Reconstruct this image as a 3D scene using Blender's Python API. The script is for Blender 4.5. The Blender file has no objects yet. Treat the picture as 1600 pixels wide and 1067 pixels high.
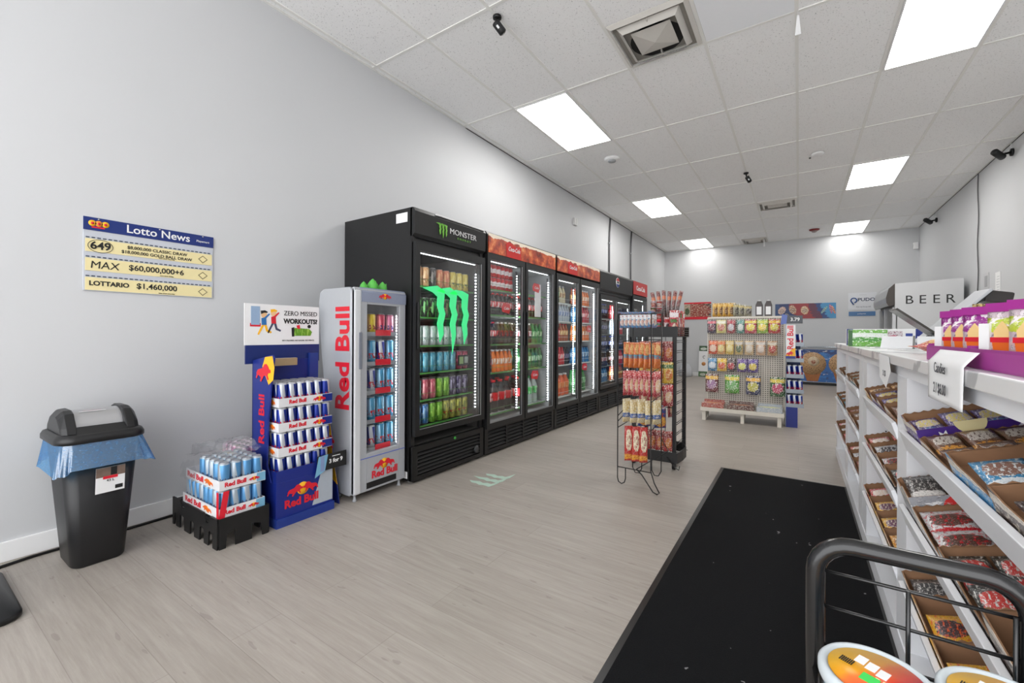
import bpy, math, random
from mathutils import Matrix, Vector
R = random.Random(7)
SC = bpy.context.scene
COL = SC.collection
rad = math.radians

# ------------------------------------------------------------------ camera, world, lights, exposure
cam_d = bpy.data.cameras.new('camera'); cam = bpy.data.objects.new('camera', cam_d); COL.objects.link(cam)
cam_d.sensor_width = 36; cam_d.lens = 673.0/1600*36; cam_d.shift_y = -0.00684; cam_d.clip_start = .02
YAW, ROLL = 0.58779, -0.0048235
cam.matrix_world = Matrix.Translation((0, 0, 1.09)) @ Matrix.Rotation(YAW, 4, 'Z') @ Matrix.Rotation(math.pi/2, 4, 'X') @ Matrix.Rotation(-ROLL, 4, 'Z')
SC.camera = cam
W = bpy.data.worlds.new('daylight'); SC.world = W; W.use_nodes = True
bg = W.node_tree.nodes['Background']; bg.inputs[0].default_value = (.97, .98, 1, 1); bg.inputs[1].default_value = 3.2
SC.view_settings.view_transform = 'Standard'; SC.view_settings.look = 'None'; SC.view_settings.gamma = 1
SC.view_settings.exposure = 0.24
PANEL = 13.5        # brightness of the ceiling light diffusers
LEDW = 22.0         # brightness of the coolers' LED chips
FILLW = 2.6        # watts of each unseen near-side lamp added to fill the coolers

# ------------------------------------------------------------------ materials
MATS = {}
def srgb(c):
    return tuple((x/12.92 if x <= .04045 else ((x+.055)/1.055)**2.4) for x in (v/255 for v in c))
class NT:
    def __init__(s, name):
        m = bpy.data.materials.new(name); m.use_nodes = True; s.m = m; s.t = m.node_tree
        s.b = s.t.nodes['Principled BSDF']; s.o = s.t.nodes['Material Output']
    def n(s, typ, **kw):
        n = s.t.nodes.new('ShaderNode'+typ)
        for k, v in kw.items(): setattr(n, k, v)
        return n
    def l(s, a, b): s.t.links.new(a, b)
    def put(s, sock, v):
        if hasattr(v, 'is_output') or isinstance(v, bpy.types.NodeSocket): s.l(v, sock)
        else: sock.default_value = v
    def math(s, op, a, b=0.0, c=None):
        n = s.n('Math', operation=op); s.put(n.inputs[0], a); s.put(n.inputs[1], b)
        if c is not None: s.put(n.inputs[2], c)
        return n.outputs[0]
    def mix(s, f, a, b):
        n = s.n('Mix', data_type='RGBA'); s.put(n.inputs[0], f)
        for i, v in ((6, a), (7, b)):
            if isinstance(v, tuple): n.inputs[i].default_value = (*v[:3], 1)
            else: s.l(v, n.inputs[i])
        return n.outputs[2]
    def coord(s, kind='Generated'):
        return s.n('TexCoord').outputs[kind]
    def xyz(s, v):
        n = s.n('SeparateXYZ'); s.l(v, n.inputs[0]); return n.outputs
    def noise(s, v, scale, detail=2, rough=.5, out='Fac'):
        n = s.n('TexNoise'); s.l(v, n.inputs['Vector']); n.inputs['Scale'].default_value = scale
        n.inputs['Detail'].default_value = detail; n.inputs['Roughness'].default_value = rough
        return n.outputs[out]
    def mapping(s, v, sc=(1, 1, 1), loc=(0, 0, 0), rot=(0, 0, 0)):
        n = s.n('Mapping'); s.l(v, n.inputs[0]); n.inputs['Scale'].default_value = sc; n.inputs['Location'].default_value = loc
        n.inputs['Rotation'].default_value = rot; return n.outputs[0]
    def ramp(s, f, stops, mode='LINEAR'):
        n = s.n('ValToRGB'); s.l(f, n.inputs[0]); e = n.color_ramp; e.interpolation = mode
        while len(e.elements) < len(stops): e.elements.new(.5)
        for el, (p, c) in zip(e.elements, stops): el.position = p; el.color = (*c[:3], 1)
        return n.outputs[0]
    def bump(s, h, strength=.3, dist=.01):
        n = s.n('Bump'); n.inputs['Strength'].default_value = strength; n.inputs['Distance'].default_value = dist
        s.l(h, n.inputs['Height']); s.l(n.outputs[0], s.b.inputs['Normal'])
    def col(s, c):
        if isinstance(c, tuple): s.b.inputs['Base Color'].default_value = (*c[:3], 1)
        else: s.l(c, s.b.inputs['Base Color'])
    def fin(s, rough=.5, metal=0, spec=.5, emit=None, es=0):
        s.b.inputs['Roughness'].default_value = rough; s.b.inputs['Metallic'].default_value = metal
        s.b.inputs['Specular IOR Level'].default_value = spec
        if emit is not None:
            if isinstance(emit, tuple): s.b.inputs['Emission Color'].default_value = (*emit[:3], 1)
            else: s.l(emit, s.b.inputs['Emission Color'])
            s.b.inputs['Emission Strength'].default_value = es
        return s.m
def plain(name, c, rough=.5, metal=0, spec=.5, es=0, grain=.04, gs=40):
    """one colour (0-255) with a faint procedural mottling"""
    if name in MATS: return MATS[name]
    t = NT(name); c = srgb(c)
    if es:
        t.col(c); MATS[name] = t.fin(rough, metal, spec, c, es); return t.m
    f = t.noise(t.coord('Object'), gs, 3)
    lo = tuple(max(0, x*(1-grain)) for x in c); hi = tuple(min(1, x*(1+grain)) for x in c)
    t.col(t.mix(f, lo, hi)); MATS[name] = t.fin(rough, metal, spec); return t.m
def emitter(name, c, s):
    if name in MATS: return MATS[name]
    m = bpy.data.materials.new(name); m.use_nodes = True; t = m.node_tree; t.nodes.clear()
    e = t.nodes.new('ShaderNodeEmission'); e.inputs[0].default_value = (*c, 1); e.inputs[1].default_value = s
    o = t.nodes.new('ShaderNodeOutputMaterial'); t.links.new(e.outputs[0], o.inputs[0]); MATS[name] = m; return m
def clear(name, tint=(1, 1, 1), gloss=.06, rough=.05, opaque=0.0, col=(1, 1, 1)):
    """thin clear sheet: see-through with a Fresnel sheen, optionally partly filmed with a colour"""
    if name in MATS: return MATS[name]
    m = bpy.data.materials.new(name); m.use_nodes = True; t = m.node_tree; t.nodes.clear(); N = t.nodes.new; L = t.links.new
    tr = N('ShaderNodeBsdfTransparent'); tr.inputs[0].default_value = (*tint, 1)
    gl = N('ShaderNodeBsdfGlossy'); gl.inputs['Roughness'].default_value = rough
    lw = N('ShaderNodeLayerWeight'); lw.inputs[0].default_value = .25
    mu = N('ShaderNodeMath'); mu.operation = 'MULTIPLY_ADD'; L(lw.outputs['Fresnel'], mu.inputs[0]); mu.inputs[1].default_value = .14; mu.inputs[2].default_value = gloss*.5
    mx = N('ShaderNodeMixShader'); L(mu.outputs[0], mx.inputs[0]); L(tr.outputs[0], mx.inputs[1]); L(gl.outputs[0], mx.inputs[2])
    out = N('ShaderNodeOutputMaterial'); last = mx
    if opaque:
        df = N('ShaderNodeBsdfDiffuse'); df.inputs[0].default_value = (*col, 1)
        nz = N('ShaderNodeTexNoise'); nz.inputs['Scale'].default_value = 30
        k = N('ShaderNodeMath'); k.operation = 'MULTIPLY'; L(nz.outputs[0], k.inputs[0]); k.inputs[1].default_value = opaque*2
        m2 = N('ShaderNodeMixShader'); L(k.outputs[0], m2.inputs[0]); L(mx.outputs[0], m2.inputs[1]); L(df.outputs[0], m2.inputs[2]); last = m2
    L(last.outputs[0], out.inputs[0]); MATS[name] = m; return m
def pack(name, base, band=None, blob=None, speck=None, rough=.3, ax=(0, 2), bz=(.72, .9), bc=(.5, .42), br=(.36, .26), sp=6):
    """printed packaging: base colour, a band near the top, a picture blob in the middle, small print flecks"""
    if name in MATS: return MATS[name]
    t = NT(name); g = t.coord('Generated'); x = t.xyz(g); u, v = x[ax[0]], x[ax[1]]
    n1 = t.noise(g, sp, 4, .6); n2 = t.noise(g, sp*3.1, 2)
    c = t.mix(t.math('MULTIPLY', n2, .25), srgb(base), (0.02, .02, .02))
    if band:
        w = t.math('MULTIPLY_ADD', n1, .12, t.math('ADD', v, -.06))
        f = t.math('MULTIPLY', t.math('GREATER_THAN', w, bz[0]), t.math('LESS_THAN', w, bz[1]))
        c = t.mix(f, c, srgb(band))
    if blob:
        dx = t.math('DIVIDE', t.math('SUBTRACT', u, bc[0]), br[0]); dy = t.math('DIVIDE', t.math('SUBTRACT', v, bc[1]), br[1])
        d = t.math('ADD', t.math('MULTIPLY', dx, dx), t.math('MULTIPLY', dy, dy))
        d = t.math('MULTIPLY_ADD', n1, 1.3, t.math('SUBTRACT', d, .65))
        c = t.mix(t.math('LESS_THAN', d, 1.0), c, srgb(blob))
    if speck:
        n3 = t.noise(t.mapping(g, (1, 1, 1), (3, 5, 1)), sp*1.6, 3, .6)
        f = t.math('GREATER_THAN', n3, .57)
        c = t.mix(f, c, srgb(speck))
    k1 = t.noise(t.mapping(g, (1, 1, 1), (7, 1, 2)), sp*4.5, 4, .7); k2 = t.noise(t.mapping(g, (1, 1, 1), (2, 9, 4)), sp*4, 4, .7)
    c = t.mix(t.math('MULTIPLY', t.math('GREATER_THAN', k1, .60), .6), c, (.82, .8, .76)); c = t.mix(t.math('MULTIPLY', t.math('GREATER_THAN', k2, .60), .6), c, (.03, .02, .02))
    t.col(c); MATS[name] = t.fin(rough); return t.m
def canmat(name, body, accent, style='plain', text=(200, 30, 40), metal=.35):
    """drink can print wrapped round the z axis"""
    if name in MATS: return MATS[name]
    t = NT(name); o = t.coord('Object'); x = t.xyz(o); z = t.xyz(t.coord('Generated'))[2]
    a = t.math('DIVIDE', t.math('ARCTAN2', x[1], x[0]), math.pi)
    B, A = srgb(body), srgb(accent)
    if style == 'quad':
        u = t.math('FRACT', t.math('ADD', t.math('MULTIPLY_ADD', z, .22, a), 4.62))
        f = t.math('MULTIPLY', t.math('GREATER_THAN', u, .3), t.math('GREATER_THAN', z, .14))
        f = t.math('MULTIPLY', f, t.math('LESS_THAN', z, .93)); c = t.mix(f, B, A)
    elif style == 'claw':
        w = t.noise(t.mapping(o, (60, 60, 14)), 1.0, 2)
        f = t.math('GREATER_THAN', w, .56); c = t.mix(f, B, A)
    elif style == 'band':
        w = t.noise(t.mapping(o, (25, 25, 25)), 1.0, 2); w = t.math('MULTIPLY_ADD', w, .2, z)
        f = t.math('MULTIPLY', t.math('GREATER_THAN', w, .4), t.math('LESS_THAN', w, .78)); c = t.mix(f, B, A)
    else:
        f = t.noise(t.mapping(o, (40, 40, 18)), 1.0, 3); c = t.mix(t.math('GREATER_THAN', f, .55), B, A)
    if text:
        k = t.noise(t.mapping(o, (90, 90, 60)), 1.0, 2)
        f = t.math('MULTIPLY', t.math('GREATER_THAN', k, .52), t.math('MULTIPLY', t.math('GREATER_THAN', z, .2), t.math('LESS_THAN', z, .42)))
        c = t.mix(f, c, srgb(text))
    t.col(c); MATS[name] = t.fin(.3, metal); return t.m

# ------------------------------------------------------------------ mesh helper
class M:
    def __init__(s): s.v = []; s.f = []; s.m = []; s.s = []
    def add(s, vs, fs, m=0, sm=False):
        k = len(s.v); s.v += [tuple(p) for p in vs]
        for f in fs: s.f.append([i+k for i in f]); s.m.append(m); s.s.append(sm)
        return s
    def box(s, x0, x1, y0, y1, z0, z1, m=0):
        return s.add([(x, y, z) for x in (x0, x1) for y in (y0, y1) for z in (z0, z1)],
                     [(0, 1, 3, 2), (4, 6, 7, 5), (0, 4, 5, 1), (2, 3, 7, 6), (0, 2, 6, 4), (1, 5, 7, 3)], m)
    def hexa(s, b, t, m=0):
        """bottom loop b and top loop t, counter-clockwise"""
        n = len(b); return s.add(list(b)+list(t), [tuple(reversed(range(n))), tuple(range(n, 2*n))] + [(i, (i+1) % n, n+(i+1) % n, n+i) for i in range(n)], m)
    def prism(s, poly, a0, a1, axis='y', m=0):
        """extrude a 2-D outline; axis y: outline in xz; x: outline in yz; z: outline in xy"""
        P = {'y': lambda p, a: (p[0], a, p[1]), 'x': lambda p, a: (a, p[0], p[1]), 'z': lambda p, a: (p[0], p[1], a)}[axis]
        return s.hexa([P(p, a0) for p in poly], [P(p, a1) for p in poly], m)
    def lathe(s, prof, c=(0, 0, 0), seg=16, m=0, axis='z', sm=True, ex=1.0):
        n = len(prof); vs = []
        for r, z in prof:
            for i in range(seg):
                a = 2*math.pi*i/seg; p = (r*math.cos(a), r*math.sin(a)*ex, z)
                if axis == 'y': p = (p[0], p[2], p[1])
                elif axis == 'x': p = (p[2], p[0], p[1])
                vs.append((c[0]+p[0], c[1]+p[1], c[2]+p[2]))
        fs = [(j*seg+i, j*seg+(i+1) % seg, (j+1)*seg+(i+1) % seg, (j+1)*seg+i) for j in range(n-1) for i in range(seg)]
        s.add(vs, fs, m, sm); k = len(s.v)-len(vs)
        for j in (0, n-1):
            if prof[j][0] > 1e-5: s.f.append([k+j*seg+i for i in range(seg)]); s.m.append(m); s.s.append(False)
        return s
    def tube(s, pts, r, seg=8, closed=False, m=0):
        pts = [Vector(p) for p in pts]; n = len(pts); vs = []; up = None
        for i in range(n):
            a = pts[(i-1) % n] if closed or i > 0 else pts[i]; b = pts[(i+1) % n] if closed or i < n-1 else pts[i]
            d = (b-a).normalized()
            if up is None: up = Vector((0, 0, 1)) if abs(d.z) < .9 else Vector((1, 0, 0))
            e1 = d.cross(up)
            if e1.length < 1e-4: e1 = d.cross(Vector((0, 1, 0)))
            e1.normalize(); e2 = d.cross(e1).normalized(); up = -e2 if False else e1.cross(d).normalized()
            for k in range(seg):
                t = 2*math.pi*k/seg; vs.append(pts[i]+e1*math.cos(t)*r+e2*math.sin(t)*r)
        fs = [(i*seg+k, i*seg+(k+1) % seg, ((i+1) % n)*seg+(k+1) % seg, ((i+1) % n)*seg+k) for i in range(n if closed else n-1) for k in range(seg)]
        s.add(vs, fs, m, True)
        if not closed:
            k0 = len(s.v)-len(vs)
            s.f.append([k0+i for i in range(seg)]); s.f.append([k0+(n-1)*seg+i for i in range(seg)]); s.m += [m, m]; s.s += [False, False]
        return s
    def grid(s, fn, nu, nv, m=0, sm=True):
        return s.add([fn(i/nu, j/nv) for j in range(nv+1) for i in range(nu+1)],
                     [(j*(nu+1)+i, j*(nu+1)+i+1, (j+1)*(nu+1)+i+1, (j+1)*(nu+1)+i) for j in range(nv) for i in range(nu)], m, sm)
    def mesh(s, name, mats):
        me = bpy.data.meshes.new(name); me.from_pydata(s.v, [], s.f)
        for m in (mats if isinstance(mats, (list, tuple)) else [mats]): me.materials.append(m)
        me.polygons.foreach_set('material_index', s.m); me.polygons.foreach_set('use_smooth', s.s)
        me.validate(); me.update()
        import bmesh
        b = bmesh.new(); b.from_mesh(me); bmesh.ops.recalc_face_normals(b, faces=b.faces); b.to_mesh(me); b.free()
        return me
    def build(s, name, mats, parent=None, loc=(0, 0, 0), rot=(0, 0, 0), bevel=0, bs=2):
        return put(name, s.mesh(name, mats), parent, loc, rot, bevel, bs)
def put(name, me, parent=None, loc=(0, 0, 0), rot=(0, 0, 0), bevel=0, bs=2):
    o = bpy.data.objects.new(name, me); COL.objects.link(o); o.location = loc; o.rotation_euler = rot
    if parent: o.parent = parent
    if bevel:
        b = o.modifiers.new('soft', 'BEVEL'); b.width = bevel; b.segments = bs; b.limit_method = 'ANGLE'; b.angle_limit = rad(40)
    return o
def box(name, mat, parent, x0, x1, y0, y1, z0, z1, bevel=0): return M().box(x0, x1, y0, y1, z0, z1).build(name, mat, parent, bevel=bevel)
def thing(name, label, cat, loc=(0, 0, 0), rz=0, group=None, rot=None):
    o = bpy.data.objects.new(name, None); COL.objects.link(o); o.location = loc; o.rotation_euler = rot or (0, 0, rz); o.empty_display_size = .05
    return tag(o, label, cat, group)
def tag(o, label, cat, group=None, kind=None):
    if label: o['label'] = label
    if cat: o['category'] = cat
    if group: o['group'] = group
    if kind: o['kind'] = kind
    return o
def struct(name, m, mat, **k):
    o = m.build(name, mat, **k); o['kind'] = 'structure'; return o
TXT = {}
def text(name, s, size, mat, parent=None, loc=(0, 0, 0), rot=(math.pi/2, 0, 0), align='CENTER', ext=.0008, bold=0, shear=0, space=1.0, sx=1.0):
    if 'M' in s: bold = 0
    key = (s, size, align, ext, bold, shear, space, sx, mat.name)
    if key not in TXT:
        c = bpy.data.curves.new(name, 'FONT'); c.body = s; c.size = size; c.align_x = align; c.align_y = 'CENTER'; c.extrude = ext
        c.offset = bold; c.shear = shear; c.space_character = space; c.resolution_u = 3
        o = bpy.data.objects.new('tmp', c); COL.objects.link(o); bpy.context.view_layer.update()
        me = bpy.data.meshes.new_from_object(o.evaluated_get(bpy.context.evaluated_depsgraph_get()))
        bpy.data.objects.remove(o); bpy.data.curves.remove(c); me.materials.clear(); me.materials.append(mat)
        for v in me.vertices: v.co.x *= sx
        TXT[key] = me
    return put(name, TXT[key], parent, loc, rot)
ORD = ['first', 'second', 'third', 'fourth', 'fifth', 'sixth', 'seventh', 'eighth', 'ninth', 'tenth', 'eleventh', 'twelfth', 'thirteenth', 'fourteenth', 'fifteenth', 'sixteenth']

# common materials
black = plain('black_plastic', (22, 22, 23), .45); blackm = plain('black_metal', (15, 15, 16), .35, .1)
white = plain('white_paint', (232, 232, 232), .45, grain=.01); grey = plain('grey_paint', (165, 167, 170), .4)
wplas = plain('white_plastic', (240, 240, 240), .35, grain=.01); silver = plain('brushed_silver', (190, 190, 192), .32, .7, grain=.06, gs=8)
card = plain('brown_cardboard', (150, 112, 82), .85, grain=.12); paper = plain('white_paper', (238, 238, 238), .7, grain=.01)
ink = plain('black_ink', (25, 25, 25), .6); red = plain('red_print', (215, 28, 48), .4); rbblue = plain('deep_blue_print', (22, 40, 125), .35)
yellow = plain('yellow_print', (250, 185, 25), .4); orange = plain('orange_print', (235, 110, 30), .4); cokered = plain('header_red', (215, 20, 20), .4)
glass = clear('cooler_glass'); dark = plain('dark_interior', (14, 14, 15), .6); chrome = plain('chrome', (200, 200, 205), .18, .95)
ledm = emitter('led_white', (.9, .96, 1), LEDW)
# ------------------------------------------------------------------ room shell
LX, RX, BY, FY, CZ = -3.14, 2.12, 12.43, -2.0, 3.424
def wall_mat():
    t = NT('painted_wall'); f = t.noise(t.coord('Object'), 1.3, 3); t.col(t.mix(f, (.60, .61, .62), (.635, .64, .65)))
    t.bump(t.noise(t.coord('Object'), 160, 2), .08, .002); return t.fin(.55, 0, .35)
def floor_mat():
    t = NT('vinyl_planks'); o = t.coord('Object')
    b = t.n('TexBrick'); t.l(o, b.inputs['Vector']); b.offset = .37; b.inputs['Scale'].default_value = 1
    b.inputs['Brick Width'].default_value = 1.22; b.inputs['Row Height'].default_value = .18; b.inputs['Mortar Size'].default_value = .0012
    b.inputs['Color1'].default_value = (.37, .335, .295, 1); b.inputs['Color2'].default_value = (.425, .387, .345, 1); b.inputs['Mortar'].default_value = (.27, .24, .21, 1)
    g = t.noise(t.mapping(o, (1.3, 24, 1)), 3.4, 10, .7); g2 = t.noise(t.mapping(o, (.8, 9, 1)), 2.2, 5, .65)
    w = t.n('TexWave'); w.inputs['Scale'].default_value = 1.0; w.inputs['Distortion'].default_value = 9; w.inputs['Detail'].default_value = 3
    w.bands_direction = 'Y'; t.l(t.mapping(o, (1.1, 7.5, 1)), w.inputs[0])
    c = t.mix(t.ramp(g, [(.3, (0, 0, 0)), (.75, (1, 1, 1))]), b.outputs[0], t.mix(.55, b.outputs[0], (.2, .17, .142)))
    c = t.mix(t.ramp(g2, [(.45, (0, 0, 0)), (.75, (.35, .35, .35))]), c, (.50, .46, .415))
    c = t.mix(t.math('MULTIPLY', w.outputs[0], .2), c, (.30, .265, .235))
    k = t.noise(t.mapping(o, (2.2, 9, 1)), 3, 2); c = t.mix(t.math('MULTIPLY', t.math('GREATER_THAN', k, .69), .4), c, (.2, .17, .15))
    t.col(c); t.bump(g, .06, .003); return t.fin(.42, 0, .4)
def tile_mat():
    t = NT('acoustic_tile'); o = t.coord('Object')
    f = t.noise(o, 95, 3, .7); p = t.math('GREATER_THAN', f, .64)
    v = t.noise(o, .8, 2); c = t.mix(v, (.93, .93, .925), (.96, .955, .95)); c = t.mix(t.math('MULTIPLY', p, .65), c, (.2, .2, .19))
    t.col(c); t.bump(f, .3, .004); return t.fin(.85, 0, .2)
wm = wall_mat(); tm = tile_mat()
struct('floor', M().box(LX-.1, RX+.1, FY, BY+.1, -.1, 0), floor_mat())
struct('wall_left', M().box(LX-.1, LX, FY, BY+.1, 0, CZ+.05), wm)
struct('wall_right', M().box(RX, RX+.1, FY, BY+.1, 0, CZ+.05), wm)
struct('wall_back', M().box(LX, RX, BY, BY+.1, 0, CZ+.05), wm)
struct('ceiling', M().box(LX, RX, FY, BY, CZ, CZ+.1), tm)
struct('baseboard_left', M().box(LX, LX+.014, FY, BY, 0, .095), wplas, bevel=.003)
struct('baseboard_back', M().box(LX+.014, RX, BY-.014, BY, 0, .095), wplas, bevel=.003)
struct('baseboard_right', M().box(RX-.014, RX, FY, BY-.014, 0, .095), wplas, bevel=.003)
XS = [(-5.039+i)*.61 for i in range(0, 9)]
YS = [2.464+1.24*j for j in range(-3, 9)]
g = M()
for x in XS:
    if LX < x < RX: g.box(x-.012, x+.012, FY, BY, CZ-.006, CZ+.001)
for y in YS:
    if y < BY-.02: g.box(LX, RX, y-.012, y+.012, CZ-.0055, CZ+.001)
g.box(LX, LX+.022, FY, BY, CZ-.006, CZ); g.box(RX-.022, RX, FY, BY, CZ-.006, CZ); g.box(LX, RX, BY-.022, BY, CZ-.006, CZ)
struct('trim_1', g, plain('grid_paint', (238, 237, 233), .5, grain=.01))
# dark strips along both side walls, just under the wall angle
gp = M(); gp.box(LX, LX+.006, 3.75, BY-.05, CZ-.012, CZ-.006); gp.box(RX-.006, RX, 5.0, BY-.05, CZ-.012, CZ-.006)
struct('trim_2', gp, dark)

diff = emitter('light_diffuser', (1, .985, .96), PANEL)
def ceiling_light(i, y0, label):
    x0, x1, y1 = XS[i]+.014, XS[i+1]-.014, y0+1.24-.028
    t = thing('ceiling_light', label, 'ceiling light', ((x0+x1)/2, (y0+y1)/2+.014, CZ), 0, 'flat light panels in the ceiling grid'); a, b = (x1-x0)/2, (y1-y0)/2
    M().box(-a+.012, a-.012, -b+.012, b-.012, -.009, -.001).build('diffuser', diff if y0 < 11 else emitter('light_diffuser_dimmed', (1, .985, .96), PANEL*.5), t)  # rear pair dimmed to soften their glow on the back wall
    f = M()
    for q in ((-a, a, -b, -b+.012), (-a, a, b-.012, b), (-a, -a+.012, -b+.012, b-.012), (a-.012, a, -b+.012, b-.012)): f.box(*q, -.013, -.001)
    f.build('frame', wplas, t)
ys = lambda j: 2.464+1.24*j
ceiling_light(1, ys(1), 'long white light panel in ceiling above the two coolers with drink-glass headers')
ceiling_light(1, ys(4), 'small-looking light panel in ceiling beside two conduits, second along the cooler wall')
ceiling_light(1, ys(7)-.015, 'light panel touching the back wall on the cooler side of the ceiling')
ceiling_light(6, ys(1), 'largest light panel cut by the top edge, over the white candy counter')
ceiling_light(6, ys(4), 'light panel in the middle of the counter side, beyond the smoke detector')
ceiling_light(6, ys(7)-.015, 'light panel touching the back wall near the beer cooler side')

# smooth replacement ceiling tile
struct('trim_3', M().box(XS[4]+.013, XS[5]-.013, ys(0)+.014, ys(1)-.013, CZ-.004, CZ-.0005), plain('smooth_tile', (245, 247, 250), .6, grain=.01))

ventm = plain('vent_enamel', (205, 201, 194), .45, grain=.05, gs=9)
def diffuser_vent(x0, x1, y0, y1, label, open_=False):
    cx, cy = (x0+x1)/2, (y0+y1)/2; a, b = (x1-x0)/2-.014, (y1-y0)/2-.014
    t = thing('air_diffuser', label, 'ceiling vent', (cx, cy, CZ))
    def ring(s0, z0, s1, z1):
        m = M(); P = lambda s, z: [(-a*s, -b*s, z), (a*s, -b*s, z), (a*s, b*s, z), (-a*s, b*s, z)]
        q = P(s0, z0)+P(s1, z1)+P(s0, z0+.004)+P(s1, z1+.004)
        f = []
        for k in range(4):
            n = (k+1) % 4; f += [(k, n, 4+n, 4+k), (8+k, 12+k, 12+n, 8+n), (k, 8+k, 8+n, n), (4+k, 4+n, 12+n, 12+k)]
        return m.add(q, f)
    ring(1, -.008, .9, -.03).build('outer_flange', ventm, t)
    M().box(-a*.9, a*.9, -b*.9, b*.9, -.006, -.003).build('plenum', plain('vent_throat', (150, 147, 140), .6), t)
    if open_: M().lathe([(.2, -.0075), (.2, -.0062)], (0, .05, 0), 24).build('duct_opening', dark, t)
    ring(.78, -.012, .66, -.048).build('louvre_ring', ventm, t)
    q = M(); s = .5; q.add([(-a*s, -b*s, -.03), (a*s, -b*s, -.03), (a*s, b*s, -.03), (-a*s, b*s, -.03), (0, 0, -.012)], [(0, 1, 4), (1, 2, 4), (2, 3, 4), (3, 0, 4), (3, 2, 1, 0)])
    q.v[-1] = (0, 0, -.062); q.build('centre_plate', ventm, t)
    for q in ((-b*.8, -b*.6), (b*.6, b*.8)): M().box(-.004, .004, *q, -.03, -.006).build('bracket', ventm, t)
diffuser_vent(XS[3], XS[4], ys(1)-.62, ys(1), 'big square stepped air diffuser with a dark gap at its centre plate', True)
diffuser_vent(XS[4], XS[5], ys(5), ys(5)+.55, 'square grey air diffuser halfway to the back wall')
diffuser_vent(XS[4]-.56, XS[4], BY-.68, BY-.09, 'square air diffuser touching the back wall')

def dome_camera(x, y, label, wallx=None):
    t = thing('security_camera', label, 'security camera', (x, y, CZ-.006))
    M().lathe([(.033, 0), (.033, -.012), (.024, -.02), (0.008, -.02)], seg=20).build('mount', blackm, t)
    M().tube([(0, 0, -.018), (.004, 0, -.045), (.012, -.008, -.06)], .009).build('arm', blackm, t)
    b = M().lathe([(.0, -.05), (.024, -.05), (.029, -.044), (.029, .034), (.024, .04), (.0, .04)], seg=20).build('body', black, t, (.03, -.02, -.1), (rad(35), rad(-30), 0))
    M().lathe([(0, -.004), (.016, -.004), (.02, .002)], seg=16).build('lens', plain('lens_glass', (8, 8, 12), .1), b, (0, 0, -.05))
    M().box(-.007, .007, -.0305, -.029, -.012, .012).build('sticker', paper, b)
dome_camera(-1.85, 2.56, 'black bullet camera hanging from ceiling just above the tall black coolers, largest of all')
dome_camera(-.64, 6.98, 'small black camera on ceiling in the middle of the shop')
def wall_camera(y, z, label):
    t = thing('security_camera', label, 'security camera', (RX, y, z))
    M().lathe([(.045, 0), (.045, -.02), (.02, -.03), (.0, -.03)], axis='x', seg=20).build('mount', blackm, t)
    M().tube([(-.03, 0, 0), (-.08, -.01, -.01), (-.1, -.02, .0)], .013).build('arm', blackm, t)
    b = M().lathe([(0, -.1), (.03, -.1), (.037, -.09), (.037, .06), (.025, .075), (0, .075)], seg=20).build('body', black, t, (-.14, -.05, -.01), (rad(70), rad(25), rad(-50)))
    M().lathe([(0, -.004), (.02, -.004), (.024, .002)], seg=16).build('lens', plain('lens_glass', (8, 8, 12), .1), b, (0, 0, -.1))
    M().tube([(-.01, 0, .02), (-.02, 0, .07), (-.01, .02, CZ-z-.01)], .004).build('cable', white, t)
wall_camera(7.6, 3.30, 'black bullet camera on side wall near its top, nearer of the pair')
wall_camera(11.0, 3.25, 'black bullet camera on side wall in the far corner above the beer cooler')

t = thing('smoke_detector', 'round white detector on ceiling beside the long light panel', 'detector', (-2.06, 5.45, CZ-.006))
M().lathe([(.1, 0), (.1, -.012), (.08, -.03), (0, -.032)], seg=32).build('base', wplas, t); M().lathe([(.05, -.03), (.05, -.045), (.0, -.05)], seg=24).build('cap', grey, t)
t = thing('smoke_detector', 'round white detector plate on ceiling between the camera and mid light panel', 'detector', (.19, 6.72, CZ-.006))
M().lathe([(.07, 0), (.07, -.015), (.05, -.022), (0, -.022)], seg=32).build('base', wplas, t); M().lathe([(.012, -.02), (.012, -.03), (0, -.03)], (-.08, .12, .02)).build('sprinkler', blackm, t)
t = thing('fire_alarm', 'red and white alarm unit on ceiling near the back wall', 'alarm', (.27, 11.5, CZ-.006))
M().lathe([(.1, 0), (.09, -.02), (.06, -.03), (0, -.03)], seg=24).build('base', plain('alarm_red', (130, 40, 40), .5), t); M().lathe([(.06, -.03), (.04, -.06), (0, -.07)], seg=20).build('cap', plain('alarm_grey', (150, 130, 128), .5), t)
for (x, y, lab, l) in ((-.015, 3.70, 'white paper tag hanging from ceiling grid near the smooth ceiling tile', .17), (-.70, 11.9, 'white paper tag hanging from ceiling by the far air diffuser', .2)):
    t = thing('hanging_tag', lab, 'tag', (x, y, CZ-.006))
    M().tube([(0, 0, 0), (0, 0, -.04)], .0015, 5).build('string', white, t); M().prism([(-.006, -.03), (.006, -.03), (.018, -l), (-.018, -l)], -.001, .001).build('paper', paper, t)
t = thing('wall_sensor', 'small white motion sensor high in the far corner', 'sensor', (RX-.05, BY-.05, 3.02)); t.rotation_euler = (0, 0, rad(-45)) if False else (0, 0, 0)
M().box(-.05, .03, -.03, .03, -.07, .07).build('body', wplas, t, bevel=.012)
M().box(-.054, -.05, -.02, .02, -.04, .03).build('lens', plain('sensor_lens', (215, 215, 215), .2), t)
t = thing('alarm_box', 'small white box on the wall above the coolers', 'wall box', (LX, 6.58, 2.97))
M().box(0, .035, -.055, .055, -.05, .07).build('body', plain('box_white', (215, 215, 213), .5), t, bevel=.006); M().box(.035, .037, -.004, .004, -.04, .06).build('seam', grey, t)
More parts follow.
